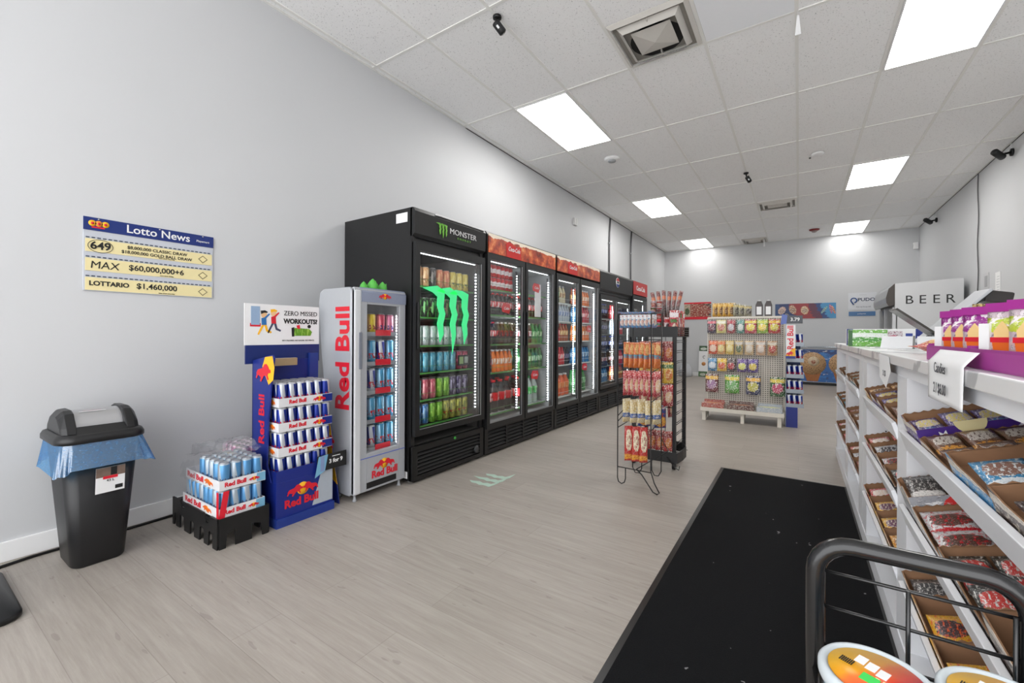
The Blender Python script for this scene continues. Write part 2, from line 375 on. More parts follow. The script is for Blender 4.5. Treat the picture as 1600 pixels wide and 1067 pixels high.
for y, lab in ((8.13, 'metal conduit running up the wall, first behind the coolers'), (9.43, 'metal conduit running up the wall, second behind the coolers')):
    t = thing('electrical_conduit', lab, 'conduit', (LX+.02, y, 1.9))
    M().tube([(0, 0, 0), (0, 0, .9), (0, .01, 1.2), (0, .05, 1.5)], .016, 10).build('pipe', plain('flex_steel', (110, 110, 112), .4, .6), t)
    for z in (.4, 1.0): M().box(-.02, .02, -.03, .03, z-.01, z+.01).build('clamp', grey, t)
# cable down right wall, two notices
pts = [(RX-.012, 8.75+.02*math.sin(i*.9), 3.40-i*.115) for i in range(20)]
tag(M().tube(pts, .007, 6).build('power_cable', plain('grey_cable', (90, 90, 92), .5)), 'thin dark cable hanging down the side wall', 'cable')
for y, z, w, h, nm, lab, gg in ((8.45, 1.82, .2, .27, 'wall_notice', 'grey framed notice on side wall, next to the hanging cable', 1), (8.03, 1.75, .16, .34, 'wall_notice', 'white paper notice on side wall, beyond the framed one', 0)):
    t = thing(nm, lab, 'notice', (RX-.002, y, z))
    M().box(-.006, 0, -w/2, w/2, -h/2, h/2).build('sheet', paper if not gg else plain('notice_grey', (200, 200, 202), .5), t)
    m = M()
    for k in range(7): m.box(-.0075, -.006, -w*.36, w*(.1+.05*(k % 4)), h*(.32-.1*k), h*(.335-.1*k))
    m.build('print', grey, t)
    if gg: M().box(-.0078, -.006, -w*.3, w*.2, -h*.2, h*.36).build('picture', plain('notice_pic', (165, 165, 168), .6), t)
# black cable along baseboard
pts = [(-3.09+.012*math.sin(y*3), y, .007) for y in [.0, .15, .3, .45, .6, .8, 1.0, 1.2, 1.4, 1.6]]
pts[0] = (-3.0, -.1, .007); pts[1] = (-3.02, .1, .007); pts[2] = (-3.04, .25, .007)
tag(M().tube(pts, .007, 8).build('power_cable', blackm), 'black cable lying along the baseboard behind the bin', 'cable')
# entrance mat
def mat_mat():
    t = NT('mat_pile'); o = t.coord('Object'); f = t.noise(o, 220, 2, .7); s = t.noise(o, 28, 2, .5)
    c = t.mix(f, (.002, .0022, .003), (.008, .0085, .0095)); c = t.mix(t.math('GREATER_THAN', s, .765), c, (.25, .25, .25)); t.col(c)
    t.bump(f, .6, .004); return t.fin(.9, 0, .15)
t = thing('entrance_mat', 'long black carpet mat on floor in front of the candy counter', 'mat', (0, 0, 0))
M().box(-.505, .275, .84, 3.885, .001, .009).build('pile', mat_mat(), t)
b = M()
for q in ((-.53, -.505, .84, 3.91), (.275, .285, .84, 3.91), (-.505, .275, 3.885, 3.91)): b.box(*q, .001, .006)
b.build('rubber_border', blackm, t)
# claw of green light on the floor, painted as a flat shape
def claw(m, x, z, w, h, y0, y1, k=0):
    """three torn vertical scratches inside the box x..x+w, z..z+h (outline in xz)"""
    for i, (a, b2) in enumerate(((.0, .18), (.36, .0), (.72, .14))):
        x0 = x+w*a; s = w*.18; zb = z+h*b2
        P = [(x0-s*2.0, z+h*(.945-.02*i)), (x0-s*.9, z+h*.975), (x0+s*.2, z+h*(1-.03*(i==2))), (x0+s*1.35, z+h*.93), (x0+s*1.15, z+h*.7), (x0+s*1.45, z+h*.6), (x0+s*1.1, z+h*.45), (x0+s*1.2, z+h*.3), (x0+s*.6, zb),
             (x0+s*.45, z+h*.3), (x0+s*.15, z+h*.45), (x0+s*.5, z+h*.6), (x0+s*.1, z+h*.72), (x0+s*.2, z+h*.84), (x0-s*.5, z+h*.895)]
        m.prism(P, y0, y1)
    return m
green = plain('claw_glow_green', (70, 225, 140), .5, es=.35)  # green claw given a faint glow of its own, as a backlit sign
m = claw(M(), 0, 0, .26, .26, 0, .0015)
t = tag(m.build('floor_light_patch', plain('painted_green_light', (178, 203, 188), .5), None, (-2.08, 2.72, .0025), (-math.pi/2, 0, rad(-90))), 'claw shaped patch of pale green light painted on the floor before coolers', 'light patch')  # projected light put into the colour of a thin sheet
# ------------------------------------------------------------------ drinks: cans and bottles
def can_parts(mat, r=.0265, h=.134, mtop=None):
    b = M().lathe([(r*.78, 0), (r*.86, .002), (r, .009), (r, h-.013), (r*.82, h-.002), (r*.8, h-.002)], seg=18).mesh('drink_can', [mat])
    l = M().lathe([(r*.84, h-.004), (r*.84, h), (r*.76, h), (r*.74, h-.0035), (0, h-.0035)], seg=18)
    l.box(-r*.15, r*.15, -r*.55, r*.1, h-.0035, h-.001)
    return [('drink_can', b), ('lid', l.mesh('lid', [mtop or silver]))]
def liquid(name, c, rough=.12):
    if name in MATS: return MATS[name]
    t = NT(name); f = t.noise(t.coord('Object'), 12, 1); c = srgb(c); t.col(t.mix(f, tuple(x*.9 for x in c), tuple(min(1, x*1.1+.004) for x in c)))
    return t.fin(rough, 0, .6)
def bottle_parts(kind, liq, lab, capm, r=.033, h=.216):
    P = [(r*.7, 0), (r*.95, .006), (r, .02), (r*.95, h*.3), (r*.93, h*.42), (r, h*.55), (r*.93, h*.66), (r*.62, h*.8), (r*.4, h*.9), (r*.38, h*.94)]
    b = M().lathe(P, seg=16).mesh('drink_bottle', [liq])
    w = M().lathe([(r*1.0, h*.36), (r*.985, h*.42), (r*1.03, h*.56), (r*1.0, h*.62)], seg=16).mesh('wrapper', [lab])
    c = M().lathe([(r*.46, h*.925), (r*.46, h*.995), (r*.4, h), (0, h)], seg=14).mesh('cap', [capm])
    return [('drink_bottle', b), ('wrapper', w), ('cap', c)]
KIND = {}
def K(key, desc, parts, r, h, cat): KIND[key] = (desc, parts, r, h, cat)
def can(key, desc, body, acc, style='claw', text=None, r=.033, h=.157, metal=.35): K(key, desc, can_parts(canmat('print_'+key, body, acc, style, text, metal), r, h), r, h, 'can')
can('peach', 'peach coloured energy can', (222, 170, 120), (238, 205, 160), text=(150, 60, 40), metal=.1)
can('darkgrey', 'dark grey energy can', (75, 72, 72), (150, 145, 140)); can('coral', 'coral orange energy can', (215, 130, 100), (230, 175, 130), metal=.1)
can('lemon', 'lemon yellow energy can', (215, 195, 80), (235, 220, 130), text=(80, 80, 40), metal=.1)
can('blackgreen', 'black energy can with green scratches', (30, 34, 32), (120, 190, 110), metal=.1); can('brownblack', 'dark brown energy can', (60, 38, 34), (150, 110, 90), metal=.1)
can('silverwhite', 'silver white energy can', (205, 215, 215), (235, 238, 238), text=(130, 150, 150)); can('aqua', 'aqua blue energy can', (70, 150, 175), (130, 190, 205))
can('magenta', 'magenta energy can', (165, 55, 85), (215, 120, 140)); can('teal', 'teal energy can', (60, 150, 140), (130, 190, 185)); can('rose', 'rose pink energy can', (185, 85, 100), (225, 150, 155))
can('lime', 'lime green energy can', (110, 170, 50), (160, 210, 90)); can('violet', 'dark violet energy can', (70, 60, 95), (165, 160, 190)); can('azure', 'azure blue energy can', (60, 110, 165), (150, 185, 210))
can('khaki', 'yellow green multipack can', (190, 190, 90), (120, 130, 60), text=(170, 50, 40))
can('cola_can', 'red cola can', (195, 20, 28), (235, 225, 225), 'band', None, .033, .122, .2); can('orange_can', 'orange soda can', (235, 120, 40), (250, 210, 150), 'band', None, .033, .122, .2)
RB = canmat('print_energy', (196, 200, 206), (20, 45, 140), 'quad'); RBS = canmat('print_sugarfree', (170, 182, 192), (90, 150, 200), 'quad', (90, 95, 120))
K('rb', 'silver and blue energy can', can_parts(RB), .0265, .134, 'can'); K('rbs', 'silver and light blue energy can', can_parts(RBS), .0265, .134, 'can')
K('rbl', 'tall silver and blue energy can', can_parts(RB, .029, .155), .029, .155, 'can'); K('rbsl', 'tall light blue energy can', can_parts(canmat('print_lightblue', (70, 150, 190), (150, 200, 225), 'quad'), .029, .155), .029, .155, 'can')
can('rbred', 'pink red fruit energy can', (190, 50, 80), (225, 120, 130), 'quad', (40, 60, 120), .029, .134); can('rbyel', 'yellow fruit energy can', (215, 190, 40), (240, 215, 110), 'quad', (160, 40, 60), .029, .134)
can('rbpink', 'pale pink fruit energy can', (205, 120, 150), (230, 170, 185), 'quad', (60, 60, 120), .029, .134); can('pinkcase', 'pale pink can', (215, 190, 205), (225, 150, 190), 'quad', (190, 70, 140), .0265, .134)
redcap = plain('red_cap', (205, 20, 25), .35); whitecap = plain('white_cap', (230, 230, 230), .35); greencap = plain('green_cap', (30, 130, 60), .35); blackcap = plain('black_cap', (25, 25, 28), .35)
def lab(n, a, b): return canmat('label_'+n, a, b, 'claw', None, 0)
def bot(key, desc, liq, a, b, cap, r=.033, h=.216): K(key, desc, bottle_parts(key, liquid('liquid_'+key, liq), lab(key, a, b), cap, r, h), r, h, 'bottle')
bot('cola', 'red label cola bottle', (32, 16, 12), (205, 22, 28), (235, 215, 215), redcap); bot('zero', 'black label cola bottle', (30, 15, 12), (170, 30, 35), (60, 40, 40), whitecap)
bot('diet', 'silver label cola bottle', (34, 20, 16), (190, 190, 195), (150, 50, 60), whitecap); bot('orange', 'orange soda bottle', (235, 120, 30), (225, 150, 90), (245, 235, 220), whitecap)
bot('ginger', 'green ginger ale bottle', (40, 130, 60), (60, 150, 70), (190, 215, 180), greencap); bot('green', 'dark green soda bottle', (30, 95, 45), (50, 140, 70), (190, 220, 190), greencap)
bot('water', 'clear water bottle', (190, 205, 215), (210, 220, 230), (120, 150, 200), whitecap); bot('sport', 'blue sports drink bottle', (50, 120, 170), (180, 210, 225), (60, 120, 170), blackcap)
bot('redjuice', 'red juice bottle', (190, 35, 50), (225, 80, 90), (240, 225, 225), redcap); bot('brownt', 'amber iced tea bottle', (170, 85, 40), (210, 150, 70), (235, 215, 160), redcap)
bot('bluep', 'blue label cola bottle', (28, 18, 20), (40, 70, 160), (190, 200, 225), plain('blue_cap', (40, 70, 170), .35)); bot('navy', 'navy label bottle', (26, 26, 40), (50, 55, 100), (150, 150, 180), blackcap)
bot('cream', 'cream coloured drink bottle', (205, 195, 160), (220, 205, 150), (170, 120, 90), whitecap)
bot('cola2l', 'two litre cola bottle', (28, 14, 11), (210, 20, 30), (240, 215, 215), redcap, .055, .31); bot('big_orange', 'large orange drink jug', (220, 90, 30), (225, 130, 60), (240, 200, 150), whitecap, .055, .27)
bot('big_cream', 'large pale lemonade jug', (205, 210, 160), (215, 220, 190), (190, 200, 120), whitecap, .055, .27); bot('big_green', 'two litre green soda bottle', (30, 110, 50), (50, 140, 70), (190, 220, 190), greencap, .05, .29)
bot('big_clear', 'two litre clear soda bottle', (150, 165, 160), (40, 160, 80), (200, 230, 205), greencap, .052, .30)

class Frame:
    """local frame of a standing unit: x along its front, y into its depth, z up"""
    def __init__(s, X, Y, rz, Z=0): s.X, s.Y, s.Z, s.rz = X, Y, Z, rz; s.c, s.s = math.cos(rz), math.sin(rz)
    def w(s, x, y, z): return (s.X+x*s.c-y*s.s, s.Y+x*s.s+y*s.c, s.Z+z)
def place(key, F, x, y, z, label, group, spin=None):
    desc, parts, r, h, cat = KIND[key]
    root = put(parts[0][0], parts[0][1], None, F.w(x, y, z), (0, 0, F.rz+(R.uniform(-.35, .35) if spin is None else spin)))
    for n, me in parts[1:]: put(n, me, root)
    return tag(root, label, cat, group)
def stock(F, x0, x1, y, z, seq, where, rows=2, gap=.004, rowgap=.006):
    """fill a shelf front from x0 to x1 with the kinds in seq (key, count)"""
    keys = [k for k, n in seq for _ in range(n)]; tot = sum(KIND[k][2]*2 for k in keys)
    gap = max(gap, (x1-x0-tot)/max(1, len(keys)-1)) if (x1-x0-tot)/max(1, len(keys)-1) < .03 else .012
    for rrow in range(rows):
        x = x0; cnt = {}
        for i, k in enumerate(keys):
            d, _, r, h, cat = KIND[k]; cnt[k] = cnt.get(k, 0)+1; n = keys.count(k); x += r
            if n == 1: lb = f'{d} {where}'
            else: lb = f'{d}, {ORD[cnt[k]-1]}, {where}'
            if rrow: lb = f'{d}, rear row, {ORD[cnt[k]-1]}, {where}'
            place(k, F, x+R.uniform(-.0005, .0005), y+r+rrow*(2*r+rowgap), z, lb, f'drinks on the {where}')
            x += r+gap
# ------------------------------------------------------------------ glass door coolers
lining = plain('cooler_lining', (165, 168, 170), .35, .2, gs=4); dlining = plain('cooler_lining_dark', (60, 58, 56), .4, .2, gs=4)
shelfw = plain('white_wire', (215, 225, 220), .4); railg = plain('green_rail', (70, 140, 60), .4); shelfk = plain('dark_wire', (50, 52, 50), .4)
def cooler(label, y0, w, doors, zs, inner, hz=1.80, glass_z=(.30, 1.72), shelf_mat=shelfw, rail=railg, slide=False, X=-2.33, D=.79, group=None, led=True, top=2.01):
    F = Frame(X, y0, math.pi/2)
    t = thing('glass_door_cooler', label, 'drinks cooler', (X, y0, 0), math.pi/2, group)
    b = M(); s = .035
    b.box(0, s, .005, D, .02, top-.01); b.box(w-s, w, .005, D, .02, top-.01); b.box(s, w-s, D-.03, D, .02, top-.01); b.box(0, w, .0, D, top-.01, top); b.box(s, w-s, .02, D-.03, .06, .27)
    b.box(s, w-s, .02, D-.03, hz-.03, top-.01); b.box(.02, w-.02, .03, D, .02, .06)
    b.build('cabinet_body', plain('cooler_black', (19, 19, 20), .42, grain=.05, gs=10), t)
    li = M(); li.box(s, s+.006, .03, D-.03, .27, hz-.03); li.box(w-s-.006, w-s, .03, D-.03, .27, hz-.03); li.box(s, w-s, D-.036, D-.03, .27, hz-.03); li.box(s, w-s, .03, D-.036, .27, .276); li.box(s, w-s, .03, D-.036, hz-.036, hz-.03)
    li.build('interior_lining', inner, t)
    for fx in (.05, w-.05):
        M().lathe([(.02, 0), (.02, .012), (.012, .014), (.012, .03)], (fx, .06, 0), 12).build('foot', grey, t)
    # louvred base
    g = M(); g.box(0, w, -.012, .02, .02, .052); g.box(0, .05, -.012, .02, .052, .27); g.box(w-.05, w, -.012, .02, .052, .27); g.box(.05, w-.05, -.012, .02, .225, .27)
    nb = 1 if w < 1 else 4
    for k in range(1, nb): xx = .05+(w-.1)*k/nb; g.box(xx-.012, xx+.012, -.012, .02, .052, .225)
    n = 6 if nb == 1 else 5
    for i in range(n):
        z = .062+(.163)*i/n; g.add([(.05, -.012, z), (w-.05, -.012, z), (w-.05, .006, z+.018), (.05, .006, z+.018), (.05, -.006, z-.004), (w-.05, -.006, z-.004), (w-.05, .012, z+.014), (.05, .012, z+.014)],
              [(0, 1, 2, 3), (7, 6, 5, 4), (0, 4, 5, 1), (3, 2, 6, 7), (0, 3, 7, 4), (1, 5, 6, 2)])
    g.build('vent_grille', plain('cooler_grille', (14, 14, 15), .4), t); box('grille_backing', dark, t, .04, w-.04, .016, .019, .05, .24)
    # header
    h = M().prism([(-.0, hz), (-.025, hz+.02), (-.03, top-.03), (-.012, top-.002), (.02, top-.002), (.02, hz)], 0, w, 'x'); hd = h.build('header', plain('cooler_black', (19, 19, 20), .42), t)
    dw = w/doors; e = .045; z0, z1 = glass_z
    for k in range(doors):
        a, c = k*dw+.008, (k+1)*dw-.008; yy = (-.03, .0) if not (slide and k == 1) else (.002, .02)
        f = M(); f.box(a, a+e, *yy, z0-.045, z1+.06); f.box(c-e, c, *yy, z0-.045, z1+.06); f.box(a+e, c-e, *yy, z0-.045, z0); f.box(a+e, c-e, *yy, z1, z1+.06)
        d = f.build('door', plain('door_frame_black', (24, 25, 26), .38), t)
        box('glass_pane', glass, d, a+e, c-e, (yy[0]+yy[1])/2-.003, (yy[0]+yy[1])/2+.001, z0, z1)
        ed = M(); ed.box(a+e-.001, a+e+.004, yy[0]+.004, yy[0]+.008, z0, z1); ed.box(c-e-.006, c-e+.001, yy[0]+.004, yy[0]+.008, z0, z1); ed.box(a+e, c-e, yy[0]+.004, yy[0]+.008, z0-.001, z0+.004)
        ed.build('glass_edge', silver, d)
        hx = a+.012 if (k == 0 and doors == 1) or k == 1 else c-.03
        M().box(hx, hx+.016, -.044, -.029, .98, 1.32).build('handle', blackm, d, bevel=.004)
        if led:
            lx = c-e-.004; L = M(); nb2 = int((z1-z0-.12)/.027)
            for i in range(nb2): zz = z0+.06+i*.027; L.box(lx-.0045, lx+.001, .033, .039, zz, zz+.008)
            st = box('led_strip', plain('led_bar', (70, 72, 74), .4), t, lx-.012, lx+.006, .04, .05, z0+.04, z1-.04)
            L.build('led_chips', ledm, st)
            la = bpy.data.lights.new('added_fill_light', 'AREA'); la.shape = 'RECTANGLE'; la.size = .016; la.size_y = z1-z0-.1; la.energy = FILLW; la.color = (.92, .97, 1)  # unseen lamp behind the near jamb, added to brighten the shelves
            lo = bpy.data.objects.new('added_fill_light', la); COL.objects.link(lo); lo.parent = t; lo.location = (a+e-.012, .042, (z0+z1)/2)
            lo.rotation_euler = Vector((.85, .5, 0)).to_track_quat('-Z', 'Y').to_euler()
            box('led_strip', plain('led_bar', (70, 72, 74), .4), t, a+e-.03, a+e-.016, .02, .045, z0+.04, z1-.04)  # bar added to go with the unseen near-side lamp
            tl = box('top_light', emitter('top_led', (.92, .97, 1), 3), t, a+e+.01, c-e-.02, .03, .04, z1-.006, z1)
    # shelves, one run per door
    for z in zs:
        for k in range(doors):
            a, c = k*dw+.04, (k+1)*dw-.04
            m = M()
            for i in range(9): yy = .09+i*.075; m.box(a, c, yy, yy+.006, z-.012, z-.004)
            m.box(a, c, .085, D-.06, z-.006, z-.0015)
            sh = m.build('wire_shelf', shelf_mat, t)
            if rail: pr = M(); pr.box(a, c, .072, .078, z-.010, z+.003); pr.box(a, c, .072, .075, z+.05, z+.0525); pr.build('price_rail', rail, sh)
    return F, t, hd

# --- black cooler with green claw logo
A = 'claw logo cooler'
F, t, hd = cooler('tall black single door cooler with green claw marks on header and glass', 2.19, .84, 1, (.385, .58, .79, 1.0, 1.22, 1.46), dlining, glass_z=(.39, 1.70), shelf_mat=shelfk)
claw(M(), .245, 1.835, .095, .11, -.034, -.0305).build('claw_logo', plain('claw_green', (120, 190, 70), .5), hd)
text('brand_lettering', 'MONSTER', .062, paper, hd, (.535, -.0315, 1.905), bold=.0012, sx=1.2)
text('brand_lettering', 'ENERGY', .022, plain('claw_green', (120, 190, 70), .5), hd, (.545, -.0315, 1.862), space=1.6, sx=1.5)
M().box(.22, w1 := .82, -.031, -.012, 1.995, 2.006).build('header_edge', wplas, hd)
claw(M(), .215, .93, .40, .53, -.0335, -.0305).build('lit_claw', green, t)
sg = thing('price_placard', 'small black price placard clipped inside claw logo cooler on the fourth shelf', 'sign', F.w(.60, .066, .868)); sg.rotation_euler = (0, 0, math.pi/2)
box('board', ink, sg, -.02, .13, -.003, .0, -.045, .045); box('figures', plain('placard_green', (150, 180, 120), .5), sg, .0, .05, -.004, -.003, -.03, .03); box('figures', plain('placard_grey', (150, 160, 150), .5), sg, .065, .11, -.004, -.003, -.025, .03)
M().box(-.004, .001, .0, 0, 0, 0) if False else None
M().box(-.012, -.0, .60, .72, 1.93, 1.99).build('rating_label', paper, t, (.0, -.02+.06, 0)) if False else box('rating_label', paper, t, -.0015, .0, .05, .17, 1.91, 1.98)
box('rating_label', paper, t, -.0015, .0, .04, .2, .035, .085)
M().lathe([(.012, 0), (.012, -.006), (0, -.007)], (.46, -.012, .25), 12, axis='y').build('badge', plain('badge_green', (60, 160, 60), .4), t)
M().lathe([(.032, 0), (.03, -.008), (0, -.009)], (.74, -.012, .10), 20, axis='y').build('maker_badge', plain('badge_dark', (55, 57, 60), .3), t)
stock(F, .06, .77, .095, 1.46, [('peach', 3), ('darkgrey', 1), ('coral', 2), ('lemon', 3)], f'the top shelf of {A}')
stock(F, .06, .77, .095, 1.22, [('blackgreen', 4), ('brownblack', 5)], f'the second shelf of {A}')
stock(F, .06, .77, .095, 1.0, [('silverwhite', 9)], f'the third shelf of {A}')
stock(F, .06, .77, .095, .79, [('aqua', 7), ('magenta', 2)], f'the fourth shelf of {A}')
stock(F, .06, .77, .095, .58, [('teal', 2), ('rose', 2), ('lime', 2), ('violet', 3)], f'the fifth shelf of {A}')
stock(F, .06, .77, .095, .387, [('azure', 3), ('lime', 2), ('khaki', 4)], f'lowest shelf of {A}')

def ice_header(hd, w, zb=1.822, zt=1.992):
    t = NT('ice_drink_print'); g = t.coord('Object'); n = t.noise(t.mapping(g, (9, 1, 9)), 1.0, 3, .6); z = t.xyz(t.coord('Generated'))[2]
    c = t.ramp(n, [(.32, srgb((95, 25, 10))), (.47, srgb((175, 60, 25))), (.58, srgb((210, 105, 50))), (.74, srgb((235, 180, 125)))])
    k = t.math('GREATER_THAN', t.math('MULTIPLY_ADD', n, .5, z), 1.08); c = t.mix(k, c, srgb((238, 225, 205))); t.col(c)
    m = t.fin(.3, 0, .5, c, .12)
    p = box('printed_panel', m, hd, .015, w-.015, -.035, -.0305, zb, zt); x = w*.23
    M().prism([(x, zb+.0), (x+.25, zb+.0), (x+.25, zt-.04), (x+.17, zt-.055), (x+.03, zt-.025), (x-.01, zt-.05)], -.0375, -.0352).build('red_panel', plain('panel_red', (215, 25, 22), .4), hd)
    text('brand_lettering', 'Coca-Cola', .06, paper, hd, (x+.125, -.0385, (zb+zt)/2-.005), shear=.35, bold=.0008, sx=.78)
def red_tag(F, x, z, label, y=.066):
    s = thing('cola_tag', label, 'sign', F.w(x, y, z)); s.rotation_euler = (0, 0, math.pi/2)
    M().prism([(-.07, -.035), (.05, -.05), (.075, .0), (.06, .045), (-.05, .05), (-.08, .01)], -.003, 0).build('board', cokered, s); text('lettering', 'Coke', .04, paper, s, (0, -.004, 0), shear=.3)
# --- first cola-header cooler
B = 'first cola cooler'
F, t, hd = cooler('two door black cooler with cola and ice header, beside the claw logo cooler', 3.05, 1.29, 2, (.335, .725, .995, 1.275, 1.515), lining, glass_z=(.29, 1.765)); ice_header(hd, 1.29)
L, r = (.06, .62), (.70, 1.23)
stock(F, *L, .095, 1.515, [('cola_can', 8)], f'top shelf, left door, {B}'); 
stock(F, *L, .095, 1.275, [('cola', 8)], f'second shelf, left door, {B}'); stock(F, *L, .095, .995, [('cola', 4), ('zero', 4)], f'third shelf, left door, {B}')
stock(F, *L, .095, .725, [('zero', 3), ('orange', 5)], f'fourth shelf, left door, {B}'); stock(F, .06, .62, .095, .337, [('cola2l', 5)], f'lowest shelf, left door, {B}')
stock(F, *r, .095, 1.275, [('cola', 7)], f'second shelf, right door, {B}'); stock(F, *r, .095, .995, [('diet', 4), ('ginger', 3)], f'third shelf, right door, {B}')
stock(F, *r, .095, .725, [('green', 7)], f'fourth shelf, right door, {B}'); stock(F, .70, 1.12, .095, .337, [('cola2l', 2), ('big_clear', 1), ('big_clear', 1)], f'lowest shelf, right door, {B}')
# second tier of cans on the top shelf
for i in range(8): place('cola_can', F, .093+i*.0708, .13, 1.639, f'red cola can stacked on the top shelf of {B}, {ORD[i]}', 'stacked cola cans')
red_tag(F, .44, 1.345, f'red tag on second shelf, left door, {B}'); red_tag(F, 1.02, 1.60, f'red tag on the white card in {B}'); red_tag(F, 1.0, .65, f'red tag low in the right door of {B}')
s = thing('price_card', 'white price card under the top of the right door, first cola header cooler', 'card', F.w(1.06, .072, 1.285)); s.rotation_euler = (0, 0, math.pi/2); box('sheet', paper, s, -.06, .07, -.001, .001, .0, .36)
# --- second cola-header cooler
C2 = 'second cola cooler'
F, t, hd = cooler('two door black cooler with cola and ice header, second from the claw logo cooler', 4.36, 1.28, 2, (.335, .72, 1.01, 1.25, 1.475), lining, glass_z=(.29, 1.735), rail=shelfw); ice_header(hd, 1.28)
stock(F, .10, .5, .095, 1.475, [('water', 1), ('green', 2), ('cream', 2)], f'top shelf, left door, {C2}', 1); stock(F, *L, .095, 1.25, [('water', 8)], f'second shelf, left door, {C2}', 1)
stock(F, .06, .58, .095, 1.01, [('redjuice', 4), ('brownt', 3)], f'third shelf, left door, {C2}', 1); stock(F, *L, .095, .72, [('redjuice', 6), ('navy', 2)], f'fourth shelf, left door, {C2}', 1)
stock(F, .06, .62, .095, .337, [('big_cream', 2), ('big_orange', 3)], f'lowest shelf, left door, {C2}', 1)
stock(F, *r, .095, 1.475, [('brownt', 4), ('orange', 3)], f'top shelf, right door, {C2}', 1); stock(F, *r, .095, 1.25, [('sport', 3), ('redjuice', 4)], f'second shelf, right door, {C2}', 1)
stock(F, *r, .095, 1.01, [('orange', 7)], f'third shelf, right door, {C2}', 1); stock(F, *r, .095, .72, [('sport', 7)], f'fourth shelf, right door, {C2}', 1)
stock(F, .70, 1.2, .095, .337, [('big_green', 4)], f'lowest shelf, right door, {C2}', 1)
red_tag(F, 1.14, 1.17, f'red tag at the third shelf of {C2}'); red_tag(F, 1.0, .66, f'red tag low in the right door of {C2}')
# --- black sliding door cooler
Dn = 'sliding door cooler'
F, t, hd = cooler('wide black sliding door cooler with round red white and blue header logo', 5.66, 1.40, 2, (.385, .62, .86, 1.10, 1.34), dlining, hz=1.72, glass_z=(.37, 1.60), slide=True, rail=shelfk)
lg = M().lathe([(.075, 0), (.075, -.004), (0, -.005)], (.68, -.0305, 1.885), 28, axis='y').build('round_logo', paper, hd)
M().prism([(.68+.07*math.cos(a), 1.885+.07*math.sin(a)) for a in [rad(20+14*i) for i in range(11)]], -.037, -.0352).build('logo_red', plain('logo_red', (200, 30, 40), .4), lg)
M().prism([(.68+.07*math.cos(a), 1.885+.07*math.sin(a)) for a in [rad(200+14*i) for i in range(11)]], -.037, -.0352).build('logo_blue', plain('logo_blue', (20, 60, 150), .4), lg)
text('lettering', 'PEPSI', .042, ink, lg, (.68, -.038, 1.885), bold=.001)
for i, (z, sq1, sq2) in enumerate(((1.34, [('cola', 3), ('bluep', 4)], [('redjuice', 4), ('navy', 3)]), (1.10, [('navy', 7)], [('water', 3), ('redjuice', 4)]), (.86, [('bluep', 7)], [('bluep', 3), ('navy', 4)]), (.62, [('navy', 4), ('diet', 3)], [('diet', 4), ('redjuice', 3)]), (.385, [('cream', 4), ('sport', 3)], [('brownt', 7)]))):
    sn = ('top', 'second', 'third', 'fourth', 'lowest')[i]
    stock(F, .07, .62, .095, z, sq1 if z > .5 or 1 else sq1, f'{sn} shelf, near door, {Dn}', 1); stock(F, .76, 1.3, .095, z, sq2, f'{sn} shelf, far door, {Dn}', 1)
# --- red header cooler
F, t, hd = cooler('narrow black cooler with plain red header, last in the row', 7.08, .80, 1, (.38, .62, .86, 1.10, 1.34), dlining, glass_z=(.36, 1.70), hz=1.76, rail=shelfk)
box('red_panel', plain('panel_red2', (205, 40, 38), .4), hd, .01, .79, -.034, -.0302, 1.775, 1.995); text('lettering', 'MONSTER', .0, paper, hd) if False else text('lettering', 'Coca-Cola', .11, paper, hd, (.4, -.0355, 1.885), bold=.003)
for i, (z, sq) in enumerate(((1.34, [('diet', 4), ('zero', 4)]), (1.10, [('cola', 8)]), (.86, [('water', 8)]), (.62, [('navy', 8)]), (.38, [('sport', 8)]))):
    stock(F, .06, .70, .095, z, sq, f"{('top', 'second', 'third', 'fourth', 'lowest')[i]} shelf, red header cooler", 1)
# ------------------------------------------------------------------ logos
BULL = [(-.03, .35), (.08, .52), (.2, .56), (.42, .6), (.58, .78), (.72, .8), (.84, .7), (.9, .58), (1, .56), (1.02, .44), (.93, .40), (.86, .42), (.80, .30), (.88, .14), (.80, .10), (.70, .27), (.54, .28), (.44, .14), (.34, .0), (.26, .03), (.32, .2), (.2, .26), (.1, .30), (.0, .12), (-.06, .16), (.02, .34)]
def bull_logo(par, x, z, w, y, face=1, dy=.0012):
    """two red bulls charging before a yellow disc, centre x,z, overall width w, on the plane y facing -y"""
    M().lathe([(w*.2, y), (w*.2, y-dy), (0, y-dy)], (x, 0, z), 22, axis='y').build('sun_disc', yellow, par)
    h = w*.5
    for s in (-1, 1):
        P = [(x+s*(-w*.5+px*w*.49), z-h*.36+pz*h*.85) for px, pz in BULL]
        if s == 1: P = P[::-1]
        M().prism(P, y-dy*2.2, y-dy*1.1).build('red_bull_figure', red, par)
def bull_single(par, x, z, w, y, dy=.0012):
    M().prism([(x+(px-.5)*w, z+(pz-.4)*w*.8) for px, pz in BULL], y-dy*2.2, y-dy*1.1).build('red_bull_figure', red, par)
lblue = plain('light_blue_print', (120, 175, 205), .4)
